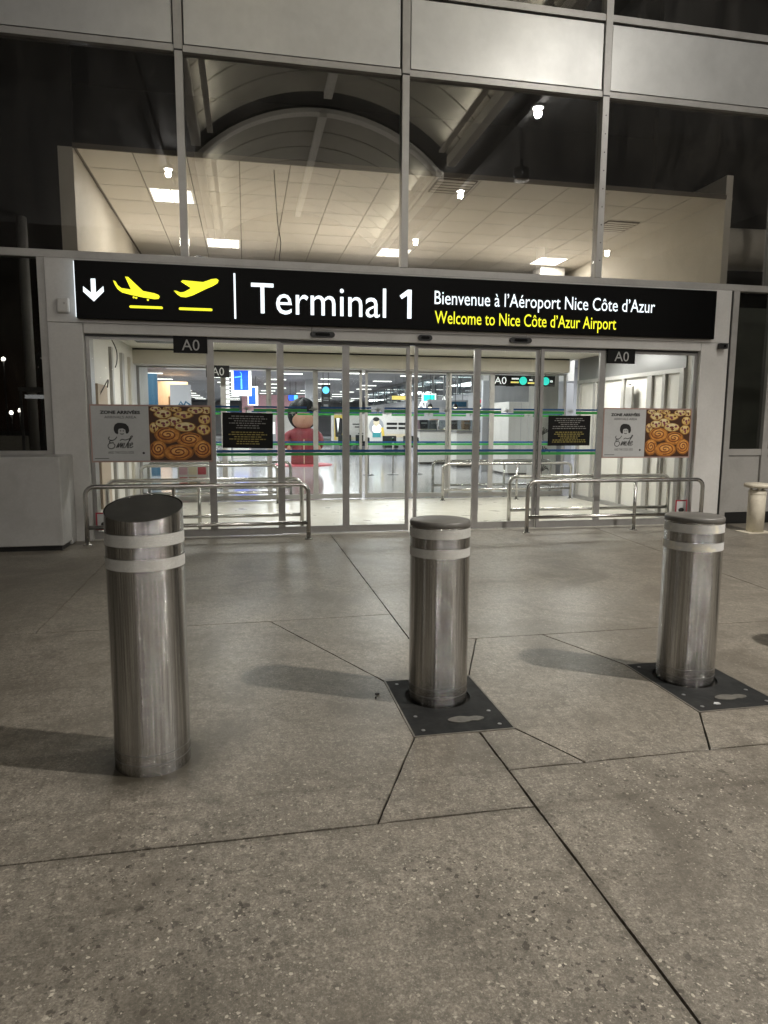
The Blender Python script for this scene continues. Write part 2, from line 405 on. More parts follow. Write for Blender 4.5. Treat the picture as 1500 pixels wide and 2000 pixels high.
def text_mesh(body, x0, x1, z0, h, y, m_, depth=.004, bold=.0, capref='T', spacing=1.0, raw=False):
    """flat lettering facing -Y fitted between x0 and x1, baseline z0, cap height h"""
    def mk(b):
        cu = bpy.data.curves.new('t', 'FONT'); cu.body = b; cu.size = 1; cu.offset = bold; cu.extrude = 0; cu.space_character = spacing; cu.resolution_u = 3
        o = bpy.data.objects.new('t', cu); COL.objects.link(o)
        bpy.context.view_layer.update()
        me = bpy.data.meshes.new_from_object(o.evaluated_get(bpy.context.evaluated_depsgraph_get()))
        bpy.data.objects.remove(o); return me
    cap = mk(capref); ch = max(v.co.y for v in cap.vertices); bpy.data.meshes.remove(cap)
    me = mk(body)
    if raw: return me
    xs = [v.co.x for v in me.vertices]; a, b = min(xs), max(xs); sx = (x1 - x0) / (b - a); sz = h / ch
    for v in me.vertices: v.co = Vector((x0 + (v.co.x - a) * sx, y, z0 + v.co.y * sz))
    me.materials.clear(); me.materials.append(M[m_])
    return me

# ================================================================ SETTING: ground
g = MB(); g.poly([(-90, -110, -.16), (90, -110, -.16), (90, 2, -.16), (-90, 2, -.16)]); g.obj('road', 'asphalt', kind='structure')
pav = MB().box(-14, 16, -16, -.06, -.15, -.014).obj('pavement', 'joint', kind='structure')
def ragged(poly, gap=.004, step=.07, jit=.0016):
    n = len(poly); P = [Vector(q) for q in poly]
    ar = sum(P[i].x * P[(i + 1) % n].y - P[(i + 1) % n].x * P[i].y for i in range(n))
    if ar < 0: P.reverse()
    I = []
    for i in range(n):
        a, b, c = P[i - 1], P[i], P[(i + 1) % n]
        d1 = (b - a).normalized(); d2 = (c - b).normalized(); n1 = Vector((-d1.y, d1.x)); n2 = Vector((-d2.y, d2.x))
        k = 1 + n1.dot(n2); I.append(b + (n1 + n2) * gap / k)
    out = []
    for i in range(n):
        a, b = I[i], I[(i + 1) % n]; L = (b - a).length; k = max(1, min(120, int(L / step))); d = (b - a) / L; nn = Vector((-d.y, d.x))
        for j in range(k):
            q = a + (b - a) * j / k
            if j: q = q + nn * random.uniform(-jit, jit)
            out.append((q.x, q.y))
    return out
def slab(poly, gap=.0044):
    mb = MB(); mb.prism(ragged(poly, gap), 'z', -.03, 0)
    bm = mb.b; bm.faces.ensure_lookup_table()
    top = bm.faces[1]
    bmesh.ops.bevel(bm, geom=list(top.edges), offset=.003, segments=1, affect='EDGES')
    mb.obj('paving_slab', 'concrete', pav)
XJ, YA, YB, YC, YD = 1.02, -3.77, -6.33, -4.40, -6.06
for p in [
    [(-14, -.06), (-1.4, -.06), (-1.4, YA), (-14, YA)],
    [(-1.4, -.06), (XJ, -.06), (XJ, -3.74), (.143, YA), (-1.4, YA)],
    [(XJ, -.06), (4.62, -.06), (4.3, YC), (1.918, YC), (1.454, YC), (XJ, YC), (XJ, -3.74)],
    [(4.62, -.06), (16, -.06), (16, YC), (4.3, YC)],
    [(-14, YA), (-1.4, YA), (.143, YA), (.715, -5.03), (.715, -5.705), (.425, YB), (-14, YB)],
    [(.143, YA), (XJ, -3.74), (XJ, YC), (XJ, -5.03), (.715, -5.03)],
    [(.425, YB), (.715, -5.705), (XJ, -5.705), (XJ, YD), (XJ, YB)],
    [(XJ, YC), (1.454, YC), (1.195, -5.03), (XJ, -5.03)],
    [(1.454, YC), (1.918, YC), (2.155, -5.03), (2.155, -5.705), (1.948, YD), (1.362, YD), (1.195, -5.705), (1.195, -5.03)],
    [(XJ, -5.705), (1.195, -5.705), (1.362, YD), (XJ, YD)],
    [(1.918, YC), (2.9, YC), (2.635, -5.03), (2.155, -5.03)],
    [(2.155, -5.705), (2.635, -5.705), (2.85, YD), (1.948, YD)],
    [(2.9, YC), (4.3, YC), (16, YC), (16, YD), (2.85, YD), (2.635, -5.705), (2.635, -5.03)],
    [(-14, YB), (.425, YB), (XJ, YB), (XJ, -16), (-14, -16)],
    [(XJ, YB), (XJ, YD), (1.362, YD), (1.948, YD), (2.85, YD), (16, YD), (16, -16), (XJ, -16)],
]: slab(p)

# ---- floors and rooms behind the doors
MB().box(-2.2, 6.6, -.06, 3.72, -.15, .004).obj('lobby_floor', 'vfloor', kind='structure')
MB().box(-12, 16, 3.72, 72, -.15, .002).obj('concourse_floor', 'hfloor', kind='structure')
lw = MB().box(-1.95, -1.80, .12, 3.6, .004, 2.6).obj('wall', 'wallw', kind='structure')
rw = MB().box(6.16, 6.3, .12, 3.6, .004, 2.6).obj('wall', 'wallw', kind='structure')
MB().box(-1.95, 6.3, .1, 3.75, 2.6, 2.72).obj('ceiling', 'ceilw', kind='structure')
# upper hall shell
MB().box(-2.0, -1.84, .12, 9, 2.72, 4.45).obj('wall', 'wallb', kind='structure')
MB().box(6.46, 6.56, .12, 9, 2.72, 4.75).obj('wall', 'wallb', kind='structure')
MB().box(-1.84, 6.46, 9, 9.1, 2.72, 4.6).obj('wall', 'wallb', kind='structure')
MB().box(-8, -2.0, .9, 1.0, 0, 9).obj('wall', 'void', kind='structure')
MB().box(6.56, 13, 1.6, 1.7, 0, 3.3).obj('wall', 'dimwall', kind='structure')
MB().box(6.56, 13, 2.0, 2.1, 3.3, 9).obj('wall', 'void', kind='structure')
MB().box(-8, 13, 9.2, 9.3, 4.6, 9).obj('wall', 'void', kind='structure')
ceil = MB().box(-1.84, 6.46, .12, 9, 4.46, 4.49).obj('ceiling', 'tilegap', kind='structure')
MB().box(-1.84, 6.46, .10, .119, 4.435, 4.49).obj('ceiling_edge', 'tilegap', ceil)
tile_me = MB().box(-.294, .294, -.294, .294, -.013, .0, bev=0).mesh('ceiling_tile'); tile_me.materials.append(M['tile'])
lights_at = {(1, 2), (2, 6), (7, 6), (12, 6)}
vents_at = {(7, 0), (12, 2)}
for i in range(14):
    for j in range(14):
        if (i, j) in lights_at: continue
        xx, yy = -1.75 + i * .6 + .27 - .03, .43 + j * .6
        if xx > 6.3 or yy > 8.9: continue
        put('ceiling_tile', tile_me, ceil, (xx, yy, 4.46))

# ================================================================ TERMINAL BUILDING
tb = thing('terminal_building', 'airport terminal front with aluminium mullions, silver panels and tall dark glazing', 'building')
for x in (-5.83, -3.24, -.65, 1.945, 4.53, 7.12, 9.7):
    MB().box(x - .042, x + .042, -.075, .06, 3.29, 5.48).obj('mullion', 'alu', tb)
    MB().box(x - .046, x + .046, -.078, .06, 5.5, 9).obj('mullion', 'alu', tb)
    MB().box(x - .046, x + .046, -.076, .06, 5.482, 5.498).obj('mullion_joint', 'dark', tb)
    if x > 9: continue
    a, b = x + .05, x + 2.59 - .05
    pn = MB().box(a + .012, b - .012, -.05, -.02, 5.565, 6.335, bev=.006).obj('cladding_panel', 'clad', tb)
    MB().box(a, b, -.02, .04, 5.55, 6.36).obj('panel_backing', 'dark', tb)
    MB().box(a, b, -.062, .05, 5.478, 5.548).obj('transom', 'alu', tb)
    MB().box(a, b, -.062, .05, 6.362, 6.44).obj('transom', 'alu', tb)
    w = MB().box(a, b, -.004, .004, 3.292, 5.476).obj('window_pane', 'glass_up', tb)
    MB().box(a, b, -.004, .004, 6.442, 9).obj('window_pane', 'glass_up', tb)
# bolts on one mullion
for k in range(9): MB().lathe([(.008, 0), (.007, .004)], 10).obj('bolt', 'dark', tb).matrix_local = Matrix.Translation((4.535, -.0755, 3.5 + k * .22)) @ Matrix.Rotation(R(90), 4, 'X')
MB().box(-8, 10, -.065, .06, 3.205, 3.29, bev=.004).obj('transom', 'alu', tb)
# lower side bays
for x in (-5.0, -2.2):
    MB().box(x - .04, x + .04, -.06, .06, 0, 3.205).obj('mullion', 'alu', tb)
for x in (6.6, 7.22, 8.6):
    MB().box(x - .045, x + .045, -.06, .06, 0, 3.205).obj('mullion', 'alu', tb)
MB().box(-8, -5.04, -.004, .004, 1.06, 3.205).obj('window_pane', 'glass_side', tb)
MB().box(-4.96, -2.24, -.004, .004, 1.06, 3.205).obj('window_pane', 'glass_side', tb)
MB().box(-8, -2.24, -.055, .05, .98, 1.06).obj('window_frame', 'alu', tb)
for a, b in ((6.645, 7.175), (7.265, 8.555), (8.645, 13)):
    MB().box(a, b, -.004, .004, 1.06, 3.205).obj('window_pane', 'glass_side', tb)
    MB().box(a, b, -.05, .05, .97, 1.06).obj('window_frame', 'alu', tb)
    MB().box(a + .006, b - .006, -.03, .03, .16, .962, bev=.004).obj('lower_panel', 'alu', tb)
    MB().box(a, b, -.02, .03, .0, .155).obj('plinth', 'dark', tb)
# portal
for a, b in ((-2.155, -1.785), (6.085, 6.5)):
    MB().box(a, b, -.09, .1, 0, 2.50, bev=.006).obj('door_jamb', 'white', tb)
for a, b in ((-2.155, .80), (.804, 3.55), (3.554, 6.5)):
    MB().box(a, b, -.09, .1, 2.504, 3.2, bev=.004).obj('fascia_panel', 'white', tb)
for a, b in ((-1.78, .80), (.803, 3.55), (3.553, 6.08)):
    MB().box(a, b, -.092, .1, 2.39, 2.5, bev=.006).obj('fascia_panel', 'white', tb)
MB().box(-1.78, 6.08, -.03, .09, 2.365, 2.388).obj('door_track', 'dark', tb)
MB().box(6.5, 6.555, -.04, .05, 0, 3.2).obj('door_jamb', 'dark', tb)
# fixed sidelights
def leaf(name, x0, x1, y, parent, z1=2.366, st=.043, rail=.085, stripes=True, emblem=True, sub=True, fm='doorframe', z0=.012):
    fr = MB()
    fr.box(x0, x0 + st, y - .02, y + .02, z0, z1); fr.box(x1 - st, x1, y - .02, y + .02, z0, z1)
    fr.box(x0 + st, x1 - st, y - .018, y + .018, z0, z0 + rail); fr.box(x0 + st, x1 - st, y - .018, y + .018, z1 - .03, z1)
    d = fr.obj(name, fm, parent)
    MB().box(x0 + st, x1 - st, y - .004, y + .004, z0 + rail, z1 - .03).obj('glass_pane', 'glass_door', d)
    if stripes:
        a, b = x0 + st + .004, x1 - st - .004; c = (a + b) / 2; gp = .085 if emblem else 0
        yf = y - .0065
        for (p, q) in (((a, c - gp), (c + gp, b)) if emblem else ((a, b),)):
            MB().box(p, q, yf, y - .0045, 1.572, 1.594).obj('blue_stripe', 'blue', d)
            MB().box(p, q, yf, y - .0045, 1.528, 1.562).obj('green_stripe', 'green', d)
        MB().box(a, b, yf, y - .0045, 1.030, 1.062).obj('blue_stripe', 'blue', d)
        MB().box(a, b, yf, y - .0045, .990, 1.024).obj('green_stripe', 'green', d)
        if emblem:
            e = MB()
            for k in range(7):
                an = R(20 + k * 23.3); rr = .06 + .012 * math.sin(k * 2.1)
                e.ribbon([(c, 1.545), (c + math.cos(an) * rr * .6, 1.545 + math.sin(an) * rr * .75), (c + math.cos(an) * rr, 1.545 + math.sin(an) * rr * .6)], .008, yf)
            e.ribbon([(c, 1.548), (c, 1.515)], .009, yf)
            e.obj('palm_emblem', 'emblem', d)
    return d
leaf('side_window', -1.78, -.40, .0, tb, stripes=False)
leaf('side_window', 4.68, 6.085, .0, tb, stripes=False)
for x0, x1, y in ((-.40, .425, -.005), (.425, 1.235, .045), (1.235, 2.05, .05), (2.115, 2.95, .05), (2.95, 3.80, .045), (3.80, 4.68, -.005)):
    leaf('sliding_door', x0, x1, y, tb)
# inner doors of the lobby
MB().box(-1.85, 5.95, 3.5, 3.78, 2.345, 2.57, bev=.004).obj('inner_header', 'header', tb)
MB().box(-1.85, 5.95, 3.52, 3.76, 2.575, 2.595).obj('header_gap', 'dark', tb)
for x0, x1, y in ((-1.80, -.37, 3.85), (-.37, .41, 3.85), (.41, 1.24, 3.9), (1.24, 2.09, 3.93), (2.15, 2.97, 3.93), (2.97, 3.72, 3.9), (3.72, 4.56, 3.85), (4.56, 6.05, 3.85)):
    leaf('inner_door', x0, x1, y, tb, z1=2.345, st=.045, fm='alu', emblem=True)
# framing on lobby walls
for y, w, mt in ((.2, .10, 'doorframe'), (1.5, .06, 'alu'), (2.35, .09, 'alu'), (3.0, .05, 'header')):
    MB().box(-1.80, -1.76, y - w, y + w, .004, 2.4).obj('wall_post', mt, lw)
MB().box(-1.80, -1.77, .5, 1.1, .3, 1.86).obj('tan_board', 'tan', lw)
for pts in ([(-1.78, .62, 1.72), (-1.74, .75, 1.84), (-1.73, .95, 1.93), (-1.76, 1.05, 1.84)], [(-1.76, 1.5, 2.5), (-1.7, 1.48, 2.35), (-1.7, 1.46, 2.2), (-1.73, 1.5, 2.13)]):
    MB().tube(smoothcurve(pts), .008, 6).obj('loose_cable', 'cable', lw)
for y, w in ((.35, .05), (.78, .035), (1.15, .06), (1.92, .045), (2.86, .045), (3.45, .04)):
    MB().box(6.115, 6.16, y - w, y + w, .004, 2.14).obj('wall_post', 'alu', rw)
MB().box(6.11, 6.16, .3, 3.5, 2.14, 2.2).obj('wall_rail', 'alu', rw)
MB().box(6.14, 6.16, .3, 3.5, 2.2, 2.6).obj('dark_band', 'grey', rw)
MB().box(6.10, 6.16, .3, 3.5, .004, .07).obj('wall_rail', 'doorframe', rw)
MB().tube([(6.06, .72, .62), (6.06, .72, 1.0)], .02, 10).obj('pull_handle', 'alu', rw)

# ================================================================ SIGNS ON THE PORTAL
sg = thing('entrance_sign', 'long black lit sign reading Terminal 1 above the doors', 'sign')
MB().box(-1.83, 6.22, -.16, -.09, 2.542, 3.172, bev=.008).obj('sign_box', 'black', sg)
MB().box(-1.838, -1.83, -.155, -.1, 2.56, 3.16).obj('lit_edge', 'lwhite', sg)
ARR = [(-1.425, 2.968), (-1.4, 2.958), (-1.377, 2.915), (-1.338, 2.887), (-1.237, 2.876), (-1.296, 3.014), (-1.264, 3.012), (-1.109, 2.865), (-.986, 2.845), (-.94, 2.828), (-.93, 2.806), (-.945, 2.785), (-.988, 2.78), (-1.108, 2.794), (-1.235, 2.816), (-1.335, 2.84), (-1.379, 2.872), (-1.409, 2.921)]
DEP = [(-.774, 2.884), (-.748, 2.883), (-.7, 2.865), (-.658, 2.874), (-.581, 2.919), (-.692, 2.986), (-.673, 3.003), (-.447, 2.991), (-.35, 3.029), (-.297, 3.037), (-.272, 3.019), (-.285, 2.988), (-.333, 2.956), (-.43, 2.91), (-.565, 2.84), (-.641, 2.814), (-.697, 2.818), (-.734, 2.841)]
AW = [(-1.662, 2.976), (-1.612, 2.978), (-1.612, 2.825), (-1.531, 2.901), (-1.528, 2.842), (-1.638, 2.73), (-1.746, 2.832), (-1.745, 2.891), (-1.662, 2.823)]
ys = -.163
MB().prism(AW, 'y', ys, -.1595).obj('down_arrow', 'lwhite', sg)
def words(name, body, x0, x1, z0, h, m_):
    def ext(b):
        me = text_mesh(b, 0, 1, 0, 1, 0, m_, raw=True); xs = [v.co.x for v in me.vertices]; bpy.data.meshes.remove(me); return min(xs), max(xs)
    a, b = ext(body); k = (x1 - x0) / (b - a); ws = body.split(' ')
    for i, w in enumerate(ws):
        e = ext(' '.join(ws[:i + 1]))[1]; wa, wb = ext(w)
        xe = x0 + (e - a) * k
        put(name, text_mesh(w, xe - (wb - wa) * k, xe, z0, h, ys, m_), sg)
def bar(x0, x1, z0, z1): 
    r = (z1 - z0) / 2; zc = (z0 + z1) / 2
    return [(x0 + r + r * math.cos(R(90 + k * 30)), zc + r * math.sin(R(90 + k * 30))) for k in range(7)] + [(x1 - r + r * math.cos(R(-90 + k * 30)), zc + r * math.sin(R(-90 + k * 30))) for k in range(7)]
pl = MB(); pl.prism(ARR, 'y', ys, -.1595)
for x, z in ((-1.212, 2.795), (-1.185, 2.79), (-1.06, 2.773)): pl.prism([(x + .012 * math.cos(R(45 * k)), z - .003 + .012 * math.sin(R(45 * k))) for k in range(8)], 'y', ys, -.1595)
pl.prism(bar(-1.263, -.9, 2.674, 2.702), 'y', ys, -.1595); pl.obj('landing_plane', 'lyellow', sg)
pl = MB(); pl.prism(DEP, 'y', ys, -.1595); pl.prism(bar(-.725, -.35, 2.671, 2.7), 'y', ys, -.1595); pl.obj('departing_plane', 'lyellow', sg)
MB().box(-.104, -.083, ys, -.1595, 2.594, 3.107).obj('divider_line', 'lwhite', sg)
put('title_lettering', text_mesh('Terminal', .093, 1.70, 2.667, .342, ys, 'lwhite', bold=.0), sg)
MB().prism([(1.965, 2.667), (2.017, 2.667), (2.017, 3.009), (1.968, 3.009), (1.868, 2.935), (1.894, 2.895), (1.965, 2.942)], 'y', ys, -.1595).obj('title_numeral', 'lwhite', sg)
words('french_word', 'Bienvenue à l\u2019Aéroport Nice Côte d\u2019Azur', 2.308, 5.309, 2.853, .158, 'lwhite')
words('english_word', 'Welcome to Nice Côte d\u2019Azur Airport', 2.314, 4.762, 2.622, .15, 'lyellow')

def a0(x0, x1, z0, z1, y, label, rodz=None, grp='black A0 door signs', h=None):
    t = thing('door_sign', label, 'sign', group=grp)
    MB().box(x0, x1, y - .015, y + .015, z0, z1).obj('sign_plate', 'notice', t)
    w = x1 - x0
    put('lettering', text_mesh('A0', x0 + w * .25, x0 + w * .77, z0 + (z1 - z0) * .16, (z1 - z0) * .66, y - .0165, 'printwhite', bold=.0, capref='A'), t)
    return t
a0(-.81, -.425, 2.2, 2.388, -.045, 'black A0 plate above the poster beside the tall slanted-top bollard')
a0(4.72, 5.12, 2.2, 2.388, -.045, 'black A0 plate above the poster beside the cream ash post')
a0(-.63, -.25, 2.14, 2.335, 3.40, 'black A0 plate inside the lobby partly hidden by a door post')
sgn = thing('hanging_sign', 'black hanging sign with A0 and two teal discs inside the lobby', 'sign')
MB().box(5.08, 5.26, 4.48, 4.5, 2.13, 2.335).obj('sign_plate', 'notice', sgn)
MB().box(4.74, 6.1, 4.44, 4.47, 2.14, 2.345).obj('sign_plate', 'notice', sgn)
put('lettering', text_mesh('A0', 4.82, 5.07, 2.175, .135, 4.438, 'scr_white', capref='A'), sgn)
for x in (5.42, 5.90): 
    MB().lathe([(.08, 0), (.08, .004)], 20).obj('teal_disc', 'teal', sgn).matrix_local = Matrix.Translation((x, 4.438, 2.242)) @ Matrix.Rotation(R(90), 4, 'X')
MB().ribbon([(5.18, 2.28), (5.33, 2.28)], .03, 4.437).ribbon([(5.55, 2.26), (5.62, 2.26)], .03, 4.437).ribbon([(6.0, 2.24), (6.05, 2.24)], .04, 4.437).obj('white_print', 'scr_white', sgn)
MB().ribbon([(5.16, 2.21), (5.33, 2.21)], .03, 4.437).ribbon([(5.52, 2.20), (5.66, 2.20)], .03, 4.437).obj('yellow_print', 'yellowl', sgn)
for x in (4.9, 5.9): MB().tube([(x, 4.455, 2.345), (x, 4.455, 3.6)], .008, 6).obj('hanger', 'dark', sgn)

# ---- door sensors, siren, camera on the portal
def sensor(x0, x1, zc, label, grp='black door sensors along the portal beam'):
    t = thing('door_sensor', label, 'sensor', ((x0 + x1) / 2, -.09, zc), grp)
    w = (x1 - x0) / 2; r = .034
    MB().prism(bar(-w, w, -r, r), 'y', -.03, -.001).obj('housing', 'dark', t)
    MB().prism(bar(-w * .6, w * .6, -r * .55, r * .55), 'y', -.034, -.0305).obj('lens', 'black', t)
sensor(.78, 1.08, 2.452, 'wide black sensor pill under the word Terminal')
sensor(2.115, 2.30, 2.450, 'short black sensor pill under the start of Welcome')
sensor(3.32, 3.62, 2.455, 'wide black sensor pill under the words Nice Côte')
t = thing('siren_box', 'small rounded white alarm box fixed beside the lit sign', 'alarm', (-1.975, -.09, 2.675))
MB().box(-.07, .07, -.05, -.001, -.075, .09, bev=.022).obj('housing', 'white', t)
MB().lathe([(.014, 0), (.012, .006)], 12).obj('button', 'alu', t).matrix_local = Matrix.Translation((.02, -.05, .03)) @ Matrix.Rotation(R(90), 4, 'X')
t = thing('security_camera', 'small black box camera on the portal corner by the sign end', 'camera', (6.375, -.09, 2.455))
MB().box(-.062, .05, -.09, -.02, -.035, .035, bev=.006).obj('body', 'dark', t)
MB().box(-.02, .02, -.02, -.001, -.02, .02).obj('bracket', 'grey', t)
MB().lathe([(.018, 0), (.016, .01)], 14).obj('lens', 'black', t).matrix_local = Matrix.Translation((.0, -.09, 0)) @ Matrix.Rotation(R(90), 4, 'X')

# ---- posters on the side glass
def poster(label):
    t = thing('window_poster', label, 'poster', group='bakery posters on the side glass')
    y = -.026
    MB().box(-1.772, -.398, y + .001, y + .006, .922, 1.596).obj('border', 'poster_edge', t)
    MB().box(-1.757, -1.12, y - .002, y + .0005, .94, 1.578).obj('white_print', 'poster', t)
    MB().box(-1.117, -.413, y - .002, y + .0005, .94, 1.578).obj('pastry_print_ground', 'bunbg', t)
    yi = y - .003
    put('heading', text_mesh('ZONE ARRIVÉES', -1.661, -1.214, 1.488, .036, yi - .0005, 'ink', bold=.05, capref='Z'), t)
    put('subheading', text_mesh('ARRIVALS AREA', -1.613, -1.256, 1.434, .03, yi, 'inkgrey', bold=.01, capref='A'), t)
    put('tagline', text_mesh('AND THE COOL KIDS', -1.586, -1.30, 1.023, .03, yi, 'inkgrey', bold=.01, capref='A'), t)
    MB().ribbon([(-1.736, .967), (-1.58, .967)], .008, yi).obj('small_print', 'inkgrey', t)
    e = MB()
    HA = [(-1.513, 1.329), (-1.501, 1.361), (-1.47, 1.383), (-1.424, 1.383), (-1.378, 1.373), (-1.349, 1.34), (-1.341, 1.292), (-1.357, 1.26), (-1.38, 1.258), (-1.386, 1.303), (-1.416, 1.319), (-1.457, 1.313), (-1.466, 1.292), (-1.465, 1.26), (-1.475, 1.249), (-1.5, 1.265), (-1.514, 1.297)]
    e.poly([(a, yi, b) for a, b in HA])
    e.ell(-1.44, 1.29, .008, .006, yi); e.ell(-1.408, 1.29, .008, .006, yi); e.ribbon([(-1.445, 1.258), (-1.425, 1.25), (-1.405, 1.258)], .01, yi)
    e.ell(-1.19, 1.03, .014, .013, yi)
    e.obj('portrait_emblem', 'ink', t)
    e = MB()
    for st in ([(-1.563, 1.222), (-1.576, 1.201), (-1.565, 1.185), (-1.535, 1.179), (-1.503, 1.193), (-1.482, 1.222)], [(-1.524, 1.177), (-1.56, 1.172), (-1.568, 1.158), (-1.548, 1.15), (-1.52, 1.154)],
               [(-1.526, 1.15), (-1.567, 1.144), (-1.585, 1.12), (-1.579, 1.093), (-1.549, 1.08), (-1.518, 1.096), (-1.508, 1.125), (-1.524, 1.142)],
               [(-1.496, 1.091), (-1.462, 1.15), (-1.479, 1.091), (-1.436, 1.152), (-1.451, 1.093), (-1.415, 1.15), (-1.43, 1.098), (-1.42, 1.09)],
               [(-1.397, 1.15), (-1.413, 1.1), (-1.401, 1.09)], [(-1.395, 1.093), (-1.37, 1.141), (-1.313, 1.219), (-1.316, 1.231), (-1.332, 1.215), (-1.372, 1.111), (-1.364, 1.09)],
               [(-1.347, 1.147), (-1.361, 1.103), (-1.351, 1.09)], [(-1.345, 1.114), (-1.311, 1.134), (-1.314, 1.15), (-1.331, 1.141), (-1.342, 1.114), (-1.334, 1.092), (-1.305, 1.111)], [(-1.451, 1.177), (-1.422, 1.192), (-1.391, 1.183), (-1.334, 1.202)]):
        e.ribbon(smoothcurve(st, 4), .0095, yi)
    e.obj('script_lettering', 'ink', t)
    B = [(-.458, 1.535, .064, .04), (-.901, 1.553, .052, .022), (-1.036, 1.545, .062, .03), (-.807, 1.543, .063, .03), (-.586, 1.534, .09, .04), (-.725, 1.479, .106, .043), (-.955, 1.488, .094, .05), (-.482, 1.426, .068, .055), (-.833, 1.402, .085, .054), (-1.065, 1.325, .05, .06), (-.959, 1.38, .084, .049), (-.496, 1.306, .075, .06), (-.708, 1.338, .117, .054), (-.66, 1.185, .139, .082), (-.912, 1.239, .137, .087), (-1.022, 1.07, .09, .1), (-.512, 1.075, .097, .095), (-.792, 1.035, .155, .09)]
    # cut to the printed rectangle by clamping
    rr = random.Random(3)
    cl = lambda q: (min(max(q[0], -1.116), -.414), min(max(q[1], .941), 1.577))
    pb = MB()
    for k, (x, z, rx, rz) in enumerate(B):
        rx *= 1.13; rz *= 1.12
        yb = yi - .00025 * k
        mt = 'bun' if z < 1.28 else ('bun2' if k % 2 else 'bun3')
        pts = [cl((x + rx * math.cos(2 * math.pi * j / 22) * rr.uniform(.95, 1.04), z + rz * math.sin(2 * math.pi * j / 22) * rr.uniform(.95, 1.04))) for j in range(22)]
        pb.poly([(a, yb, b) for a, b in pts], 'bunrim')
        for f_, dz_, m2_, e_ in ((.88, .05, mt, .00004), (.5, .3, mt + 'hi', .00007)):
            pb.poly([(a, yb - e_, b) for a, b in [cl((x + (px - x) * f_, z + dz_ * rz + (pz - z) * f_)) for px, pz in pts]], m2_)
        if z < 1.28:
            sp = [cl((x + rx * .78 * (1 - u) * math.cos(u * 15 + k), z + .008 + rz * .75 * (1 - u) * math.sin(u * 15 + k))) for u in [i / 40 for i in range(38)]]
            pb.ribbon(sp, .014, yb - .0001, 'choc')
        else:
            for (dx, dz) in ((0, 0), (-.5, .25), (.5, .2), (.1, -.45)):
                q = (x + dx * rx, z + dz * rz)
                if -1.1 < q[0] < -.43 and .96 < q[1] < 1.56: pb.ell(q[0], q[1], rx * (.26 if dx == 0 else .17), rz * .26, yb - .0001, 'jam' if (k + int(dx * 2)) % 3 else 'choc', 12)
    pb.obj('pastry_print', None, t)
    return t
pa = poster('bakery poster on the glass behind the tall slanted-top bollard')
pb_ = copy_tree(pa); pb_['label'] = 'bakery poster on the glass nearest the cream ash post'
pb_.scale = (.965, 1, 1.0); pb_.location = (6.43, 0, .02)
# ---- black notices
def notice(x0, x1, z0, z1, y, label, rot=0):
    t = thing('door_notice', label, 'notice', ((x0 + x1) / 2, y, (z0 + z1) / 2), 'black paper notices on the doors'); t.rotation_euler.y = rot
    w, h = (x1 - x0) / 2, (z1 - z0) / 2
    MB().box(-w, w, -.003, 0, -h, h).obj('paper', 'notice', t)
    a, b = MB(), MB()
    rr = random.Random(5)
    for k in range(6):
        L = w * rr.uniform(.4, .8)
        for mb, zo in ((a, h * (.8 - k * .13)), (b, h * (-.1 - k * .13))):
            x = -L
            while x < L:
                s = rr.uniform(.015, .05); mb.ribbon([(x, zo), (min(x + s, L), zo)], .011, -.0036); x += s + .01
    a.obj('white_print', 'ntext', t); b.obj('yellow_print', 'ntexty', t)
notice(-.275, .325, 1.085, 1.511, -.018, 'black notice on the door next to the tall slanted-top bollard', R(.8))
notice(3.93, 4.535, 1.11, 1.508, -.018, 'black notice on the door above the shorter handrail', R(-.3))
def sticker(x0, x1, z0, z1, label):
    t = thing('floor_level_sticker', label, 'sticker', group='red edged stickers low on the side glass')
    MB().box(x0, x1, -.03, -.027, z0, z1).obj('edge', 'redframe', t)
    MB().box(x0 + .018, x1 - .018, -.032, -.0302, z0 + .018, z1 - .018).obj('print', 'poster', t)
    MB().ell((x0 + x1) / 2, z0 + .07, .045, .03, -.0325).obj('pictogram', 'ink', t)
sticker(-1.76, -1.56, .12, .33, 'red edged sticker low behind the slanted-top bollard')
sticker(5.88, 6.06, .14, .35, 'red edged sticker low behind the bollard nearest the ash post')

# ================================================================ HANDRAILS
def rail(x0, x1, y, label, top=.665, low=.2, mids=(), grp='steel crowd rails at the doors', r=.027, m_='rail', both=True):
    t = thing('crowd_rail', label, 'handrail', (0, y, 0), grp)
    k = .1
    def arc(cx, a0_, a1_): return [(cx + k * math.cos(R(a)), 0, top - k + k * math.sin(R(a))) for a in range(a0_, a1_, -15)]
    MB().tube([(x0, 0, .004)] + arc(x0 + k, 180, 90) + [(x0 + k, 0, top), (x1 - k, 0, top)] + arc(x1 - k, 90, 0) + [(x1, 0, top - k), (x1, 0, .004)], r, 14).obj('bent_tube', m_, t)
    MB().tube([(x0 + .02, 0, low), (x1 - .02, 0, low)], r * .9, 12).obj('lower_rail', m_, t)
    for xm in mids: MB().tube([(xm, 0, .004), (xm, 0, top - .01)], r * .85, 12).obj('post', m_, t)
    for xm in (x0, x1) + tuple(mids): MB().lathe([(.05, .0), (.05, .008), (.047, .012)], 20, o=(xm, 0, .0)).obj('foot_flange', m_, t)
rail(-1.79, .72, -.36, 'steel rail in front of the doors behind the slanted-top bollard', mids=(-.83,))
rail(-1.70, .70, .40, 'steel rail just inside the glass behind the slanted-top bollard', mids=(-.6,), top=.665)
rail(3.53, 6.05, -.35, 'steel rail in front of the doors beside the cream ash post', mids=(5.05,))
rail(3.58, 6.04, .40, 'steel rail just inside the glass beside the cream ash post', mids=(4.9,), top=.665)
rail(3.48, 5.98, 3.35, 'pale steel rail at the lobby side of the inner doors near the drinks cooler', mids=(4.9,), top=.67)
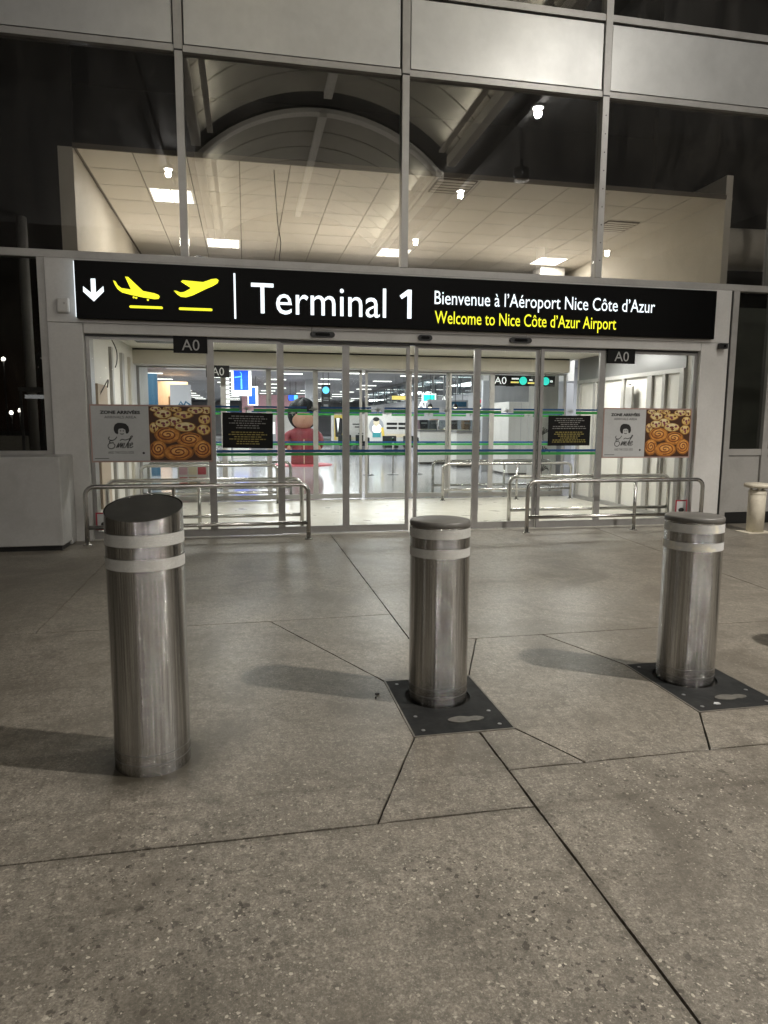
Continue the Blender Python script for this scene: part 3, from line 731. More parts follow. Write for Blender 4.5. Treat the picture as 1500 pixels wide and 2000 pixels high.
rail(3.54, 5.98, 4.25, 'pale steel rail at the concourse side of the inner doors near the drinks cooler', mids=(5.0,), top=.67)
rail(-1.72, .52, 3.35, 'pale steel rail at the lobby side of the inner doors near the red figure', mids=(-.6,), top=.67)
rail(-1.72, .80, 4.25, 'pale steel rail at the concourse side of the inner doors near the red figure', mids=(-.4,), top=.67)

# ================================================================ BOLLARDS
def bollard(cx, cy, h, label, tilt=None, plate=None, worn=None):
    t = thing('steel_bollard', label, 'bollard', (cx, cy, 0), 'brushed steel bollards across the forecourt')
    rr = .150
    if tilt:
        sh = lambda x, y, z: (tilt[0] * x + tilt[1] * y) if z > .9 else 0
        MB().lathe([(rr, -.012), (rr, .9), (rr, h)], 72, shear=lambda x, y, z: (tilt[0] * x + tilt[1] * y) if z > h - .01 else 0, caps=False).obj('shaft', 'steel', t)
        MB().lathe([(rr - .004, h - .02), (rr - .004, h - .003)], 72, shear=lambda x, y, z: tilt[0] * x + tilt[1] * y).obj('cap', 'cap', t)
        bands = ((.924, .970), (.831, .875))
    else:
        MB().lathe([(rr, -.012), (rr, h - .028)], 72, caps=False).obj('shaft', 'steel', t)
        MB().lathe([(rr - .003, h - .03), (rr + .001, h - .026), (rr + .001, h - .008), (rr - .003, h - .002), (rr - .012, h), (.001, h + .001)], 72).obj('cap', 'capmetal', t)
        bands = ((h - .082, h - .036), (h - .177, h - .134))
    for a, b in bands:
        MB().lathe([(rr + .0018, a), (rr + .0018, b)], 72, caps=False).obj('reflective_band', worn or 'band', t)
    for z in (.045, .085): MB().lathe([(rr + .0004, z), (rr + .0004, z + .002)], 72, caps=False).obj('groove', 'grey', t)
    if plate:
        x0, x1, y0, y1 = [v - o for v, o in zip(plate, (cx, cx, cy, cy))]
        mb = MB(); n = 64; A = []; B = []
        for j in range(n):
            a = 2 * math.pi * (j + .5) / n; c, s_ = math.cos(a), math.sin(a)
            A.append((.168 * c, .168 * s_))
            k = min(((x1 if c > 0 else x0) / c) if abs(c) > 1e-6 else 9e9, ((y1 if s_ > 0 else y0) / s_) if abs(s_) > 1e-6 else 9e9)
            B.append((k * c, k * s_))
        for cxx, cyy in ((x0, y0), (x1, y0), (x1, y1), (x0, y1)):
            i = min(range(n), key=lambda q: (B[q][0] - cxx) ** 2 + (B[q][1] - cyy) ** 2); B[i] = (cxx, cyy)
        va = [mb.b.verts.new((*q, .002)) for q in A]; vb = [mb.b.verts.new((*q, .002)) for q in B]; vl = [mb.b.verts.new((*q, -.012)) for q in A]
        for j in range(n):
            k = (j + 1) % n; mb.b.faces.new((va[j], va[k], vb[k], vb[j])); mb.b.faces.new((va[j], va[k], vl[k], vl[j]))
        mb.obj('ground_plate', 'plate', t)
        fr = MB(); w = .009
        fr.box(x0 - w, x0, y0 - w, y1 + w, -.012, .003); fr.box(x1, x1 + w, y0 - w, y1 + w, -.012, .003); fr.box(x0, x1, y0 - w, y0, -.012, .003); fr.box(x0, x1, y1, y1 + w, -.012, .003)
        fr.obj('plate_frame', 'plateframe', t)
        for bx, by in ((x0 + .05, y0 + .05), (x1 - .05, y0 + .05), (x0 + .05, y0 + .2), (x1 - .05, y0 + .2), (x0 + .05, y1 - .05), (x1 - .05, y1 - .05)):
            MB().lathe([(.010, .002), (.009, .004)], 12, o=(bx, by, 0)).obj('bolt', 'grey', t)
        kc = MB(); P = []
        for k in range(24):
            a = 2 * math.pi * k / 24; u = math.cos(a); w2 = .036 - .012 * math.exp(-(u - .15) ** 2 / .05) - (.006 if u > .2 else 0)
            P.append((.09 * u + .055, y0 + .125 + w2 * math.sin(a)))
        kc.prism(P, 'z', .0025, .006); kc.obj('key_cover', 'keycover', t)
    return t
M['band'] = None
mb_ = mat('reflective_tape', (.5, .5, .48), .38, .25); tt = NT(mb_)
g_ = tt.n('TexCoord'); v_ = tt.n('TexVoronoi', feature='DISTANCE_TO_EDGE'); tt.l(g_.outputs['Object'], v_.inputs['Vector']); v_.inputs['Scale'].default_value = 150
c_ = tt.mix(tt.mapr(v_.outputs['Distance'], .02, .12), (.7, .7, .67), (.55, .55, .53))
c_ = tt.mix(tt.mapr(tt.noise(g_.outputs['Object'], 9, 5, .7), .5, .75, 0, .5), c_, (.34, .33, .3)); tt.l(c_, tt.b.inputs['Base Color'])
M['band'] = mb_
M['wornband'] = grime(mat('worn_tape', (.6, .59, .54), .35), (.56, .56, .55), (.82, .78, .64), 7, .5, .62)
M['plateframe'] = grime(mat('plate_frame', (.2, .185, .16), .5, .4), (.2, .185, .16), (.1, .09, .075), 20)
M['keycover'] = grime(mat('key_cover', (.12, .115, .1), .5), (.13, .125, .11), (.05, .048, .042), 25)
bollard(-.405, -5.70, 1.062, 'tallest bollard with a slanted black top and no ground plate', tilt=(.025, .26))
bollard(.945, -5.27, .925, 'flat-topped bollard in front of the middle of the doors on a black plate', plate=(.72, 1.19, -5.70, -5.035))
bollard(2.375, -5.27, .915, 'flat-topped bollard nearest the cream ash post with bright worn bands', plate=(2.16, 2.63, -5.70, -5.035), worn='wornband')
bollard(3.82, -5.27, .92, 'bollard beyond the picture edge whose shadow tip shows', plate=(3.6, 4.07, -5.70, -5.035))

# ---- white box under the side glass and the ash post
t = thing('cladding_box', 'white painted metal box under the dark glass beside the portal', 'box')
MB().box(-6, -1.965, -.67, -.065, .055, 1.02, bev=.012).obj('shell', 'whitebox', t)
MB().box(-5.98, -1.99, -.64, -.07, 0, .055).obj('plinth', 'dark', t)
for z in (.9, .9): pass
MB().box(-2.155, -1.962, -.30, -.092, .0, .96, bev=.02).obj('end_cover', 'whitebox', t)
t = thing('ash_post', 'cream round ash post with a wide lid on a base plate', 'ashtray', (6.53, -.80, 0))
MB().lathe([(.105, .012), (.105, .55), (.1, .555)], 32).obj('body', 'post', t)
MB().lathe([(.107, .50), (.109, .505), (.109, .52), (.107, .525)], 32, caps=False).obj('ring', 'post', t)
MB().lathe([(.11, .585), (.165, .60), (.168, .63), (.15, .645), (.05, .655)], 32).obj('lid', 'post', t)
for k in range(3): MB().box(-.012 + .08 * math.cos(k * 2.1), .012 + .08 * math.cos(k * 2.1), .08 * math.sin(k * 2.1) - .012, .08 * math.sin(k * 2.1) + .012, .55, .59).obj('lid_support', 'post', t)
MB().box(-.19, .19, -.13, .13, 0, .012, bev=.004).obj('base_plate', 'post', t)

# ================================================================ CANOPY over the forecourt (seen mirrored in the glass)
cn = thing('entrance_canopy', 'barrel vaulted canopy mirrored in the glass above the doors', 'canopy')
XC, HW, ZS, RISE = 1.98, 2.93, 7.65, 1.2
RAD = (HW * HW + RISE * RISE) / (2 * RISE); ZC = ZS + RISE - RAD; A0_ = math.asin(HW / RAD)
def arcpt(u, dr=0): a = -A0_ + 2 * A0_ * u; return (XC + (RAD + dr) * math.sin(a), ZC + (RAD + dr) * math.cos(a))
def vaultstrip(y0, y1, dr, th, name, mt, n=20):
    pts = [arcpt(k / n, dr) for k in range(n + 1)] + [arcpt(k / n, dr + th) for k in range(n, -1, -1)]
    mb = MB(); i = 0
    A = [mb.b.verts.new((x, y0, z)) for x, z in pts]; B = [mb.b.verts.new((x, y1, z)) for x, z in pts]; N = len(pts)
    for k in range(N): mb.b.faces.new((A[k], A[(k + 1) % N], B[(k + 1) % N], B[k]))
    for k in range(n): mb.b.faces.new((A[k], A[k + 1], A[N - 2 - k], A[N - 1 - k])); mb.b.faces.new((B[k], B[k + 1], B[N - 2 - k], B[N - 1 - k]))
    mb.obj(name, mt, cn)
for y0, y1 in ((-.2, -8.05), (-9.2, -17.2)):
    n = int(round((y0 - y1) / 1.0)); L = (y0 - y1) / n
    for k in range(n): vaultstrip(y0 - k * L - .035, y0 - (k + 1) * L + .035, 0, .04, 'vault_panel', 'canopy')
    vaultstrip(y0, y1, .05, .03, 'vault_backing', 'canopydark')
vaultstrip(-8.05, -8.95, .1, .03, 'vault_gap', 'canopydark'); vaultstrip(-8.95, -9.2, -.06, .1, 'vault_rib', 'canopybeam')
for y0, y1 in ((-.2, -8.0), (-8.95, -17.2)):
    MB().box(XC - .09, XC + .09, y1, y0, ZS + RISE - .16, ZS + RISE - .02).obj('purlin', 'canopybeam', cn)
    for x in (XC - HW, XC + HW): MB().box(x - .1, x + .1, y1, y0, ZS - .2, ZS + .02).obj('edge_beam', 'canopybeam', cn)
MB().box(XC - HW - 9, XC - HW - .12, -17.2, -.2, 7.95, 8.1).obj('flat_roof', 'canopydark', cn)
MB().box(XC + HW + .12, XC + HW + 11, -17.2, -.2, 7.95, 8.1).obj('flat_roof', 'canopydark', cn)
MB().box(5.72, 5.86, -17.2, -.2, 7.62, 7.8).obj('lamp_beam', 'canopydark', cn)
MB().box(-1.9, -1.76, -17.2, -.2, 7.62, 7.8).obj('lamp_beam', 'canopydark', cn)
for x in (-7, 11):
    MB().tube([(x, -16.5, -.15), (x, -16.5, 7.95)], .16, 18).obj('column', 'canopybeam', cn)
def pointlight(name, loc, power, col, rad, parent=None, spot=None, blend=.3):
    l = bpy.data.lights.new(name, 'SPOT' if spot else 'POINT'); l.energy = power; l.color = col; l.shadow_soft_size = rad
    if spot: l.spot_size = R(spot); l.spot_blend = blend
    o = bpy.data.objects.new(name, l); COL.objects.link(o); o.location = loc
    if parent: o.parent = parent
    return o
for x, y, pw, lab in ((5.79, -5, 4.2, 'bright round lamp mirrored high up under the silver panel'), (5.79, -10, 1.2, 'round lamp mirrored at the end of the vault beam'), (5.79, -15, 1, 'small round lamp mirrored beside the middle mullion'), (-1.75, -10, 1.0, 'round lamp mirrored on the mullion above the ceiling light'), (-1.75, -15, 1.0, 'round lamp mirrored low on the mullion'), (12.9, -15, .8, 'lone round lamp mirrored over the end of the sign')):
    t = thing('canopy_lamp', lab, 'lamp', (x, y, 7.62), 'round lamps under the canopy')
    MB().lathe([(.10, -.04), (.15, -.02), (.15, .04), (.04, .06), (.03, .33)], 24).obj('housing', 'dark', t)
    MB().lathe([(.001, -.075), (.075, -.06), (.1, -.042)], 24).obj('bulb', 'lamp', t)
    pointlight('lamp_light', (0, 0, -.15), P_CANOPY * pw, (1, .96, .90), .07, t)
t = thing('floodlight', 'shielded floodlight under the canopy throwing the bollard shadows', 'lamp', (6.9, -8.5, 7.6))
MB().lathe([(.19, -.16), (.2, -.16), (.2, .12), (.05, .15), (.04, .35)], 28, caps=False).obj('hood', 'dark', t)
o = pointlight('flood_light', (0, 0, -.05), P_FLOOD, (1, .94, .86), .10, t, spot=125, blend=.4)

# ================================================================ LIGHTS INSIDE
def arealight(name, loc, sx, sy, power, col, parent=None, upside=False):
    l = bpy.data.lights.new(name, 'AREA'); l.shape = 'RECTANGLE'; l.size = sx; l.size_y = sy; l.energy = power; l.color = col
    o = bpy.data.objects.new(name, l); COL.objects.link(o); o.location = loc
    if upside: o.rotation_euler.x = math.pi
    if parent: o.parent = parent
    return o
for i, (x, y) in enumerate(((-.35, 1.9), (2.2, 1.9), (4.1, 1.9), (5.5, 1.9))):
    t = thing('lobby_downlight', ['round white downlight in the lobby ceiling by the slanted-top bollard side', 'round white downlight in the lobby ceiling above the middle doors', 'round white downlight in the lobby ceiling over the shorter handrail', 'round white downlight at the ash post end of the lobby ceiling'][i], 'light', (x, y, 2.6), 'round downlights in the lobby ceiling')
    MB().lathe([(.17, -.001), (.165, -.02), (.13, -.022)], 24).obj('rim', 'ceilw', t)
    MB().lathe([(.13, -.024), (.125, -.03)], 24).obj('diffuser', 'tube', t)
    l = arealight('downlight', (0, 0, -.05), .5, .5, P_VEST, (1, .97, .92), t); l.data.shape = 'DISK'
for y, side, lab in ((-4.1, -1, 'uplight trough on the vault beam away from the bright lamp, near the doors'), (-4.1, 1, 'uplight trough on the vault beam next to the bright lamp, near the doors'), (-13, -1, 'uplight trough on the far bay of the vault, away from the lamp beam'), (-13, 1, 'uplight trough on the far bay of the vault, next to the lamp beam')):
    t = thing('cove_light', lab, 'light', (XC + side * (HW - .32), y, ZS - .02), 'uplight troughs along the vault')
    MB().box(-.06, .06, -3.6, 3.6, 0, .05).obj('trough', 'canopybeam', t); MB().box(-.04, .04, -3.55, 3.55, .051, .058).obj('diffuser', 'flood', t)
    a = arealight('cove_glow', (-side * .02, 0, .08), .08, 7, P_UP, (1, .97, .88), t, upside=True); a.rotation_euler = (math.pi, R(-side * 45), 0)
t = thing('ceiling_vent', 'long white air vent in the lobby ceiling beside the A0 plate', 'vent', (-1.15, 2.3, 2.6))
MB().box(-.5, .5, -.2, .2, -.02, -.001).obj('frame', 'ceilw', t)
for k in range(6): MB().box(-.42, .42, -.15 + k * .055, -.125 + k * .055, -.03, -.021).obj('slat', 'grey', t)
for i, j in sorted(lights_at):
    xx, yy = -1.75 + i * .6 + .24, .43 + j * .6
    lab = {(1, 2): 'square lit ceiling panel crossed by a mullion', (2, 6): 'square lit ceiling panel just over the down arrow planes', (7, 6): 'square lit ceiling panel just over the word Terminal', (12, 6): 'square lit ceiling panel just over the word Nice'}[(i, j)]
    t = thing('ceiling_light', lab, 'light', (xx, yy, 4.46), 'square lights in the tiled ceiling')
    MB().box(-.29, .29, -.29, .29, -.012, -.002).obj('frame', 'ceilw', t)
    for k in range(4): MB().box(-.265 + k * .134, -.265 + k * .134 + .118, -.265, .265, -.016, -.0125).obj('diffuser', 'panelglow', t)
    arealight('panel_light', (0, 0, -.03), .55, .55, P_PANEL, (1, .95, .86), t)
for x, y, lab in ((-1.45, 4.0, 'warm strip light lying on the lobby roof by the bright wall'), (5.2, 4.0, 'warm strip light lying on the lobby roof by the pale column'), (1.8, 3.2, 'warm strip light lying on the lobby roof in the middle')):
    t = thing('strip_light', lab, 'light', (x, y, 2.725), 'strip lights on the lobby roof')
    MB().box(-.1, .1, -.7, .7, 0, .05).obj('tray', 'ceilw', t)
    MB().tube([(0, -.65, .075), (0, .65, .075)], .02, 8).obj('tube', 'warm', t)
    arealight('strip_glow', (0, 0, .11), .15, 1.3, P_STRIP, (1, .93, .82), t, upside=True)
MB().box(-1.84, 6.46, 3.75, 9, 2.66, 2.72).obj('ceiling', 'ceilw', kind='structure')
for i, j in sorted(vents_at):
    t = thing('ceiling_grille', {(7, 0): 'pale slotted grille in the tiled ceiling under the bright lamp', (12, 2): 'dark honeycomb grille in the tiled ceiling by the end wall'}[(i, j)], 'vent', (-1.75 + i * .6 + .24, .43 + j * .6, 4.448), 'grilles in the tiled ceiling')
    MB().box(-.26, .26, -.26, .26, -.012, -.0005).obj('frame', 'tilegap', t)
    for k in range(5): MB().box(-.24, .24, -.23 + k * .1, -.17 + k * .1, -.016, -.0125).obj('slat', 'wallb', t)
t = thing('reflection_body', 'fat rounded pale stand-in for a reflection behind the upper glass at the dark end', 'stand-in', (0, 0, 0))  # pale solid standing in for a vehicle-like reflection in the glass
pts = [(6.62 + .28 * (1 - math.cos(R(a))), 1.0, 4.02) for a in (5, 20, 40, 60, 80)]; rr_ = [.30 * math.sin(R(a + 8)) for a in (5, 20, 40, 60, 80)]
MB().tube(pts + [(7.2, 1.0, 4.03), (9.8, 1.0, 4.08)], rr_ + [.30, .30], 24).obj('shell', 'wallb', t)
t = thing('wall_column', 'bright cream column behind the upper glass over the sign', 'column', (5.95, 4.6, 2.72))
MB().box(-.25, .25, -.2, .2, 0, 1.72).obj('shaft', 'wallw', t)

# ---- concourse shell
hc = MB().box(-12, 16, 3.95, 72, 3.62, 3.75).obj('ceiling', 'hceil', kind='structure')
MB().box(-12, 16, 71, 71.3, 0, 3.6).obj('wall', 'hwall', kind='structure')
MB().box(-6.3, -6, 3.95, 71, 0, 3.6).obj('wall', 'hwall', kind='structure')
MB().box(13, 13.3, 3.95, 71, 0, 3.6).obj('wall', 'hwall', kind='structure')
MB().box(-2.35, -1.9, 4.1, 6.0, 0, 3.6).obj('wall', 'wallw', kind='structure')
strip_me = MB().box(-.5, .5, -.07, .07, -.02, 0).mesh('ceiling_strip'); strip_me.materials.append(M['tube'])
n = 0
for x, y0, row in ((-4.2, 16, 'running to the orange wall'), (-1.0, 18, 'over the tower screen'), (1.6, 19, 'over the small bright blue screen'), (4.3, 18, 'over the black hanging banner'), (7.2, 19, 'over the yellow lit sign'), (10, 19, 'behind the slanted window band')):
    for k in range(11):
        y = y0 + k * 4.4
        o = put('strip_light', strip_me, None, (x + (.5 if k % 3 == 1 and x > 0 else 0), y, 3.60)); n += 1
        o['category'] = 'light'; o['group'] = 'strip lights in the ceiling row ' + row; o['label'] = 'short white strip light in the ceiling row ' + row
for x in (-3.2, 1.2, 5.4, 9.6):
    for y in (9, 17, 27, 40, 56):
        arealight('row_light', (x, y, 3.5), 1.2, 6, P_HALL, (.96, .97, 1))

# ================================================================ CONCOURSE CONTENTS
# generic robed display figure
t = thing('display_figure', 'tall red robed display figure with black hair on a round red base', 'statue', (1.85, 14.2, 0))
def ribs(prof, sx=1, sy=1): return prof
mb = MB(); mb.lathe([(.40, .03), (.41, .1), (.39, .45), (.40, .7), (.45, .92), (.46, 1.06), (.38, 1.17), (.2, 1.24), (.1, 1.26)], 32); b_ = mb.obj('robe', 'robe', t); b_.scale = (1, .7, 1)
for sx in (-1, 1):
    MB().tube(smoothcurve([(sx * .36, 0, 1.06), (sx * .52, -.03, .95), (sx * .56, -.12, .76), (sx * .5, -.24, .62)]), [.12] * 6 + [.115] * 5 + [.12] * 5, 14).obj('sleeve', 'robe', t)
    MB().lathe([(.01, -.09), (.06, -.06), (.075, 0), (.05, .07), (.01, .09)], 16, o=(sx * .49, -.26, .57)).obj('hand', 'skin', t)
sph = lambda r, a0_, a1_, n=12, ex=1.0: [(max(.004, r * math.sin(R(a0_ + (a1_ - a0_) * k / n))), r * ex * math.cos(R(a0_ + (a1_ - a0_) * k / n))) for k in range(n + 1)]
MB().lathe(sph(.38, 180, 0, 14, 1.0), 32, o=(0, -.04, 1.55)).obj('head', 'skin', t)
h_ = MB(); h_.lathe(sph(.50, 165, 0, 16, 1.02), 40, o=(0, .13, 1.68), shear=lambda x, y, z: .03 * math.sin(7 * math.atan2(y, x))); h_.obj('hair', 'hair', t)
MB().lathe([(.01, -.05), (.035, -.03), (.045, .0), (.03, .04), (.01, .06)], 14, o=(0, -.425, 1.5)).obj('nose', 'skin', t)
MB().box(-.012, .012, -.31, -.295, .05, .85).obj('robe_trim', 'creamp', t)
MB().lathe([(.95, .002), (.95, .03), (.9, .035)], 40).obj('base', 'redbase', t)

def board(name, label, cat, x0, x1, y, z0, z1, mt, dep=.06, group=None):
    t = thing(name, label, cat, ((x0 + x1) / 2, y, z0), group)
    w = (x1 - x0) / 2
    MB().box(-w, w, 0, dep, 0, z1 - z0, bev=.004).obj('panel', mt, t)
    return t, w, z1 - z0
def rods(t, w, h, top=3.62):
    z = t.location.z
    for x in (-w * .6, w * .6): MB().tube([(x, .03, h), (x, .03, top - z)], .012, 6).obj('hanger', 'dark', t)
t, w, h = board('hanging_screen', 'white framed hanging screen glowing blue with a pale tower picture', 'screen', -.53, .26, 20, 2.45, 3.55, 'scr_white'); rods(t, w, h)
MB().box(-w * .75, w * .72, -.012, -.001, h * .2, h * .94).obj('display', 'scr_blue', t)
p_ = MB(); p_.box(-.03, .03, -.018, -.013, h * .24, h * .62).ribbon([(-.27, h * .66), (.02, h * .70)], .05, -.018).ribbon([(0, h * .62), (.01, h * .8), (-.05, h * .86)], .03, -.018); p_.obj('tower_picture', 'scr_cyan', t)
t, w, h = board('hanging_screen', 'white framed hanging screen in plain blue behind the tower screen', 'screen', .12, .62, 26, 2.22, 3.13, 'scr_white'); rods(t, w, h)
MB().box(-w * .8, w * .55, -.012, -.001, h * .05, h * .95).obj('display', 'scr_blue', t)
t, w, h = board('hanging_screen', 'small bright blue screen above the red robed figure', 'screen', 2.34, 2.87, 30, 2.58, 2.91, 'dark'); rods(t, w, h)
MB().box(-w * .95, w * .2, -.012, -.001, .02, h - .02).obj('display', 'scr_blue', t); MB().box(w * .2, w * .95, -.012, -.001, .02, h - .02).obj('display', 'scr_cyan', t)
t, w, h = board('hanging_banner', 'tall black hanging banner with a blue disc over the white desks', 'banner', 3.31, 3.70, 22, 2.05, 3.06, 'dark'); rods(t, w, h)
MB().ell(0, h * .76, w * .8, w * .8, -.004).obj('disc', 'scr_cyan', t); MB().ribbon([(-.1, h * .42), (.1, h * .42)], .05, -.004).ribbon([(-.12, h * .32), (.12, h * .32)], .05, -.004).ribbon([(-.1, h * .1), (.1, h * .1)], .09, -.004).obj('lettering', 'grey', t)
t, w, h = board('shop_wall', 'pink shop wall far behind the red robed figure', 'wall', -.2, 4.4, 34, 0, 3.05, 'pink', .2)
for k in range(4): MB().box(-w + .3 + k * 1.1, -w + .9 + k * 1.1, -.04, -.001, .3, 2.1).obj('shelf_bay', 'counter', t)
t, w, h = board('shop_wall', 'orange shop wall at the far end beside the navy board', 'wall', -5.9, -2.7, 26, 0, 3.3, 'orange', .2)
t, w, h = board('wooden_door', 'brown wooden double door in front of the orange wall', 'door', -3.45, -2.6, 24.5, 0, 2.55, 'brown', .08)
for x in (-w * .5, w * .5): MB().box(x - .14, x + .14, -.02, -.001, .9, 2.3).obj('door_glass', 'hwall', t)
t, w, h = board('info_board', 'tall navy board standing just inside the concourse', 'board', -2.62, -2.2, 10, 0, 2.62, 'navy', .1)
t, w, h = board('plant_wall', 'white partition with a dark leaf print beside the navy board', 'partition', -2.2, -1.6, 13, 0, 2.5, 'hwall', .1)
for k in range(6): MB().ribbon([(.05 * k - .2, 1.6 + .1 * (k % 3)), (.05 * k - .1, 1.8 + .1 * (k % 3)), (.05 * k + .05, 1.75 + .12 * (k % 2))], .05, -.004).obj('leaf_print', 'navy', t)
t = thing('column', 'white square column behind the first sliding door', 'column', (-.73, 18, 0)); MB().box(-.16, .16, -.16, .16, 0, 3.62, bev=.01).obj('shaft', 'counter', t)
for k in range(9): MB().box(-.15, .15, -.168, -.161, 1.6 + k * .17, 1.7 + k * .17).obj('light_slot', 'scr_white', t)
t = thing('column', 'white square column in front of the pink shop wall', 'column', (3.3, 28, 0)); MB().box(-.2, .2, -.2, .2, 0, 3.62, bev=.01).obj('shaft', 'hwall', t)
# white desks with printed fronts
t = thing('info_desk', 'white desk with a print of a black jacket on yellow', 'desk', (5.0, 23, 0))
MB().box(-1.05, 1.0, 0, .8, .55, 1.78, bev=.01).obj('front', 'counter', t); MB().box(-1.0, .95, .1, .7, 0, .55).obj('base', 'midgrey', t)
MB().box(-1.0, -.3, -.01, -.001, .6, 1.75).obj('yellow_print', 'yellowbg', t)
p_ = MB(); p_.poly([(x, -.014, z) for x, z in ((-.98, 1.6), (-.72, 1.62), (-.5, 1.5), (-.38, 1.05), (-.42, .75), (-.6, .72), (-.62, .95), (-.7, .72), (-.95, .75))]); p_.obj('jacket_print', 'ink', t)
p_ = MB(); p_.poly([(x, -.017, z) for x, z in ((-.9, 1.6), (-.76, 1.6), (-.83, .95))]).index; p_.poly([(x, -.017, z) for x, z in ((-.62, 1.28), (-.52, 1.3), (-.52, 1.14), (-.62, 1.14))]); p_.obj('shirt_print', 'scr_white', t)
MB().ribbon([(-.9, .68), (-.55, .66)], .12, -.016).obj('hand_print', 'creamp', t)
MB().ribbon([(-.15, 1.33), (.25, 1.33)], .05, -.012).ribbon([(.35, 1.33), (.85, 1.33)], .05, -.012).ribbon([(-.05, 1.2), (.3, 1.2)], .05, -.012).ribbon([(.38, 1.2), (.72, 1.2)], .05, -.012).ribbon([(.1, .9), (.55, .9)], .04, -.012).obj('print_lines', 'ink', t)
MB().ribbon([(-.28, .68), (.98, .68)], .1, -.012).obj('cream_print', 'creamp', t)
t = thing('info_desk', 'white desk with a round picture of a seated woman', 'desk', (6.05, 20.5, 0))
MB().box(-.98, .95, 0, .8, .6, 1.78, bev=.01).obj('front', 'counter', t); MB().box(-.9, .9, .1, .7, 0, .6).obj('base', 'midgrey', t)
MB().ell(-.55, 1.25, .32, .36, -.008).obj('round_print', 'midgrey', t)
p_ = MB(); p_.ell(-.55, 1.42, .13, .17, -.0115, 'creamp'); p_.ell(-.53, 1.15, .2, .22, -.011, 'scr_white'); p_.ell(-.56, 1.55, .14, .09, -.0125, 'ink'); p_.box(-.72, -.36, -.014, -.012, .78, .98, 'tealp'); p_.ribbon([(-.3, 1.2), (-.24, .8)], .12, -.013, 'yellowbg'); p_.obj('figure_print', None, t)
for z in (1.36, 1.18): MB().ribbon([(-.1, z), (.36, z)], .1, -.008).ribbon([(.42, z), (.88, z)], .1, -.008).obj('print_bar', 'ink', t)
MB().ribbon([(-.1, .85), (.9, .85)], .14, -.008).obj('cream_print', 'creamp', t)
for x in (-.5, .6): MB().box(x - .2, x + .2, .2, .6, 1.78, 2.0).obj('monitor', 'grey', t)
# queue of dark seats under the desks
for k, x in enumerate((4.4, 5.2, 6.0, 6.9)):
    t = thing('bench_seat', ['dark seat under the jacket print', 'dark seat under the end of the jacket desk', 'dark seat under the round picture', 'dark seat under the black print bars'][k], 'seat', (x, 22.2 if x < 5.6 else 19.9, 0), 'dark seats before the white desks')
    MB().box(-.3, .3, -.25, .25, .36, .46, bev=.02).obj('seat', 'dark', t); MB().box(-.3, .3, .2, .26, .46, .85, bev=.02).obj('backrest', 'dark', t)
    for a in (-.25, .25): MB().box(a - .02, a + .02, -.2, .2, 0, .36).obj('leg', 'grey', t)
# café counters
def counter(x0, x1, y, label, dome=True):
    t = thing('cafe_counter', label, 'counter', ((x0 + x1) / 2, y, 0), 'white cafe counters'); w = (x1 - x0) / 2
    MB().box(-w, w, 0, .7, .08, 1.12, bev=.01).obj('body', 'counter', t); MB().box(-w - .03, w + .03, -.04, .74, 1.12, 1.17).obj('top', 'grey', t)
    MB().box(-w + .03, w - .03, .05, .6, 0, .08).obj('plinth', 'dark', t)
    MB().box(-w * .7, -w * .2, -.012, -.001, .72, .76).obj('slot', 'dark', t)
    MB().box(w * .2, w * .7, -.012, -.001, .62, .66).obj('slot', 'brown', t)
    if dome:
        for a in (-w * .55, w * .45):
            MB().prism([(.05, 1.17), (.6, 1.17), (.6, 1.5), (.25, 1.5)], 'x', a - w * .38, a + w * .38).obj('display_case', 'displayglass', t)
            MB().box(a - w * .36, a + w * .36, .1, .58, 1.171, 1.2).obj('tray', 'creamp', t)
    return t
M['displayglass'] = glass('display_glass', .1, (.6, .66, .68))
counter(5.75, 7.25, 14, 'white cafe counter with two glass display cases', True)
counter(6.5, 7.6, 12.2, 'white cafe counter nearest the drinks cooler', True)
counter(7.4, 8.9, 16, 'white cafe counter furthest back by the shop signs', False)
for k, (x, y, z, mt) in enumerate(((6.0, 14.5, 1.17, 'dark'), (6.35, 14.5, 1.17, 'grey'), (6.75, 15.8, 1.2, 'brown'), (7.6, 16.2, 1.17, 'dark'), (8.1, 16.2, 1.17, 'brown'))):
    t = thing('coffee_machine', ['black coffee machine on the cafe counter', 'grey coffee machine on the cafe counter', 'brown stand behind the cafe counter', 'dark grinder on the furthest counter', 'brown box on the furthest counter'][k], 'machine', (x, y, z))
    MB().box(-.14, .14, -.15, .15, 0, .34, bev=.02).obj('body', mt, t); MB().box(-.1, .1, -.2, -.15, .2, .26).obj('spout', 'alu', t)
    if k == 2: MB().box(-.12, .12, -.12, .12, -1.2, 0).obj('stand', 'grey', t)
t = thing('drinks_cooler', 'tall drinks cooler with a bright strip and bottles', 'cooler', (7.55, 11, 0))
MB().box(-.36, .32, .05, .7, 0, 1.85, bev=.01).obj('cabinet', 'grey', t); MB().box(-.3, -.25, .0, .049, .25, 1.78).obj('light_strip', 'scr_white', t)
for k in range(4):
    MB().box(-.24, .27, .02, .049, .3 + k * .37, .32 + k * .37).obj('shelf', 'alu', t)
    for j in range(5): MB().lathe([(.035, 0), (.035, .16), (.014, .2), (.014, .25)], 10, o=(-.19 + j * .1, .02, .32 + k * .37)).obj('bottle', ('tealp', 'scr_white', 'redbase', 'yellowbg', 'navy')[(j + k) % 5], t)
t = thing('white_kiosk', 'white panelled kiosk block beside the drinks cooler', 'kiosk', (7.55, 9, 0))
MB().box(-.6, .5, 0, 1.2, .06, 1.98, bev=.01).obj('body', 'counter', t); MB().box(-.56, .46, .04, 1.1, 0, .06).obj('plinth', 'dark', t)
for x in (-.25, .1): MB().box(x - .004, x + .004, -.004, .002, .1, 1.95).obj('joint', 'midgrey', t)
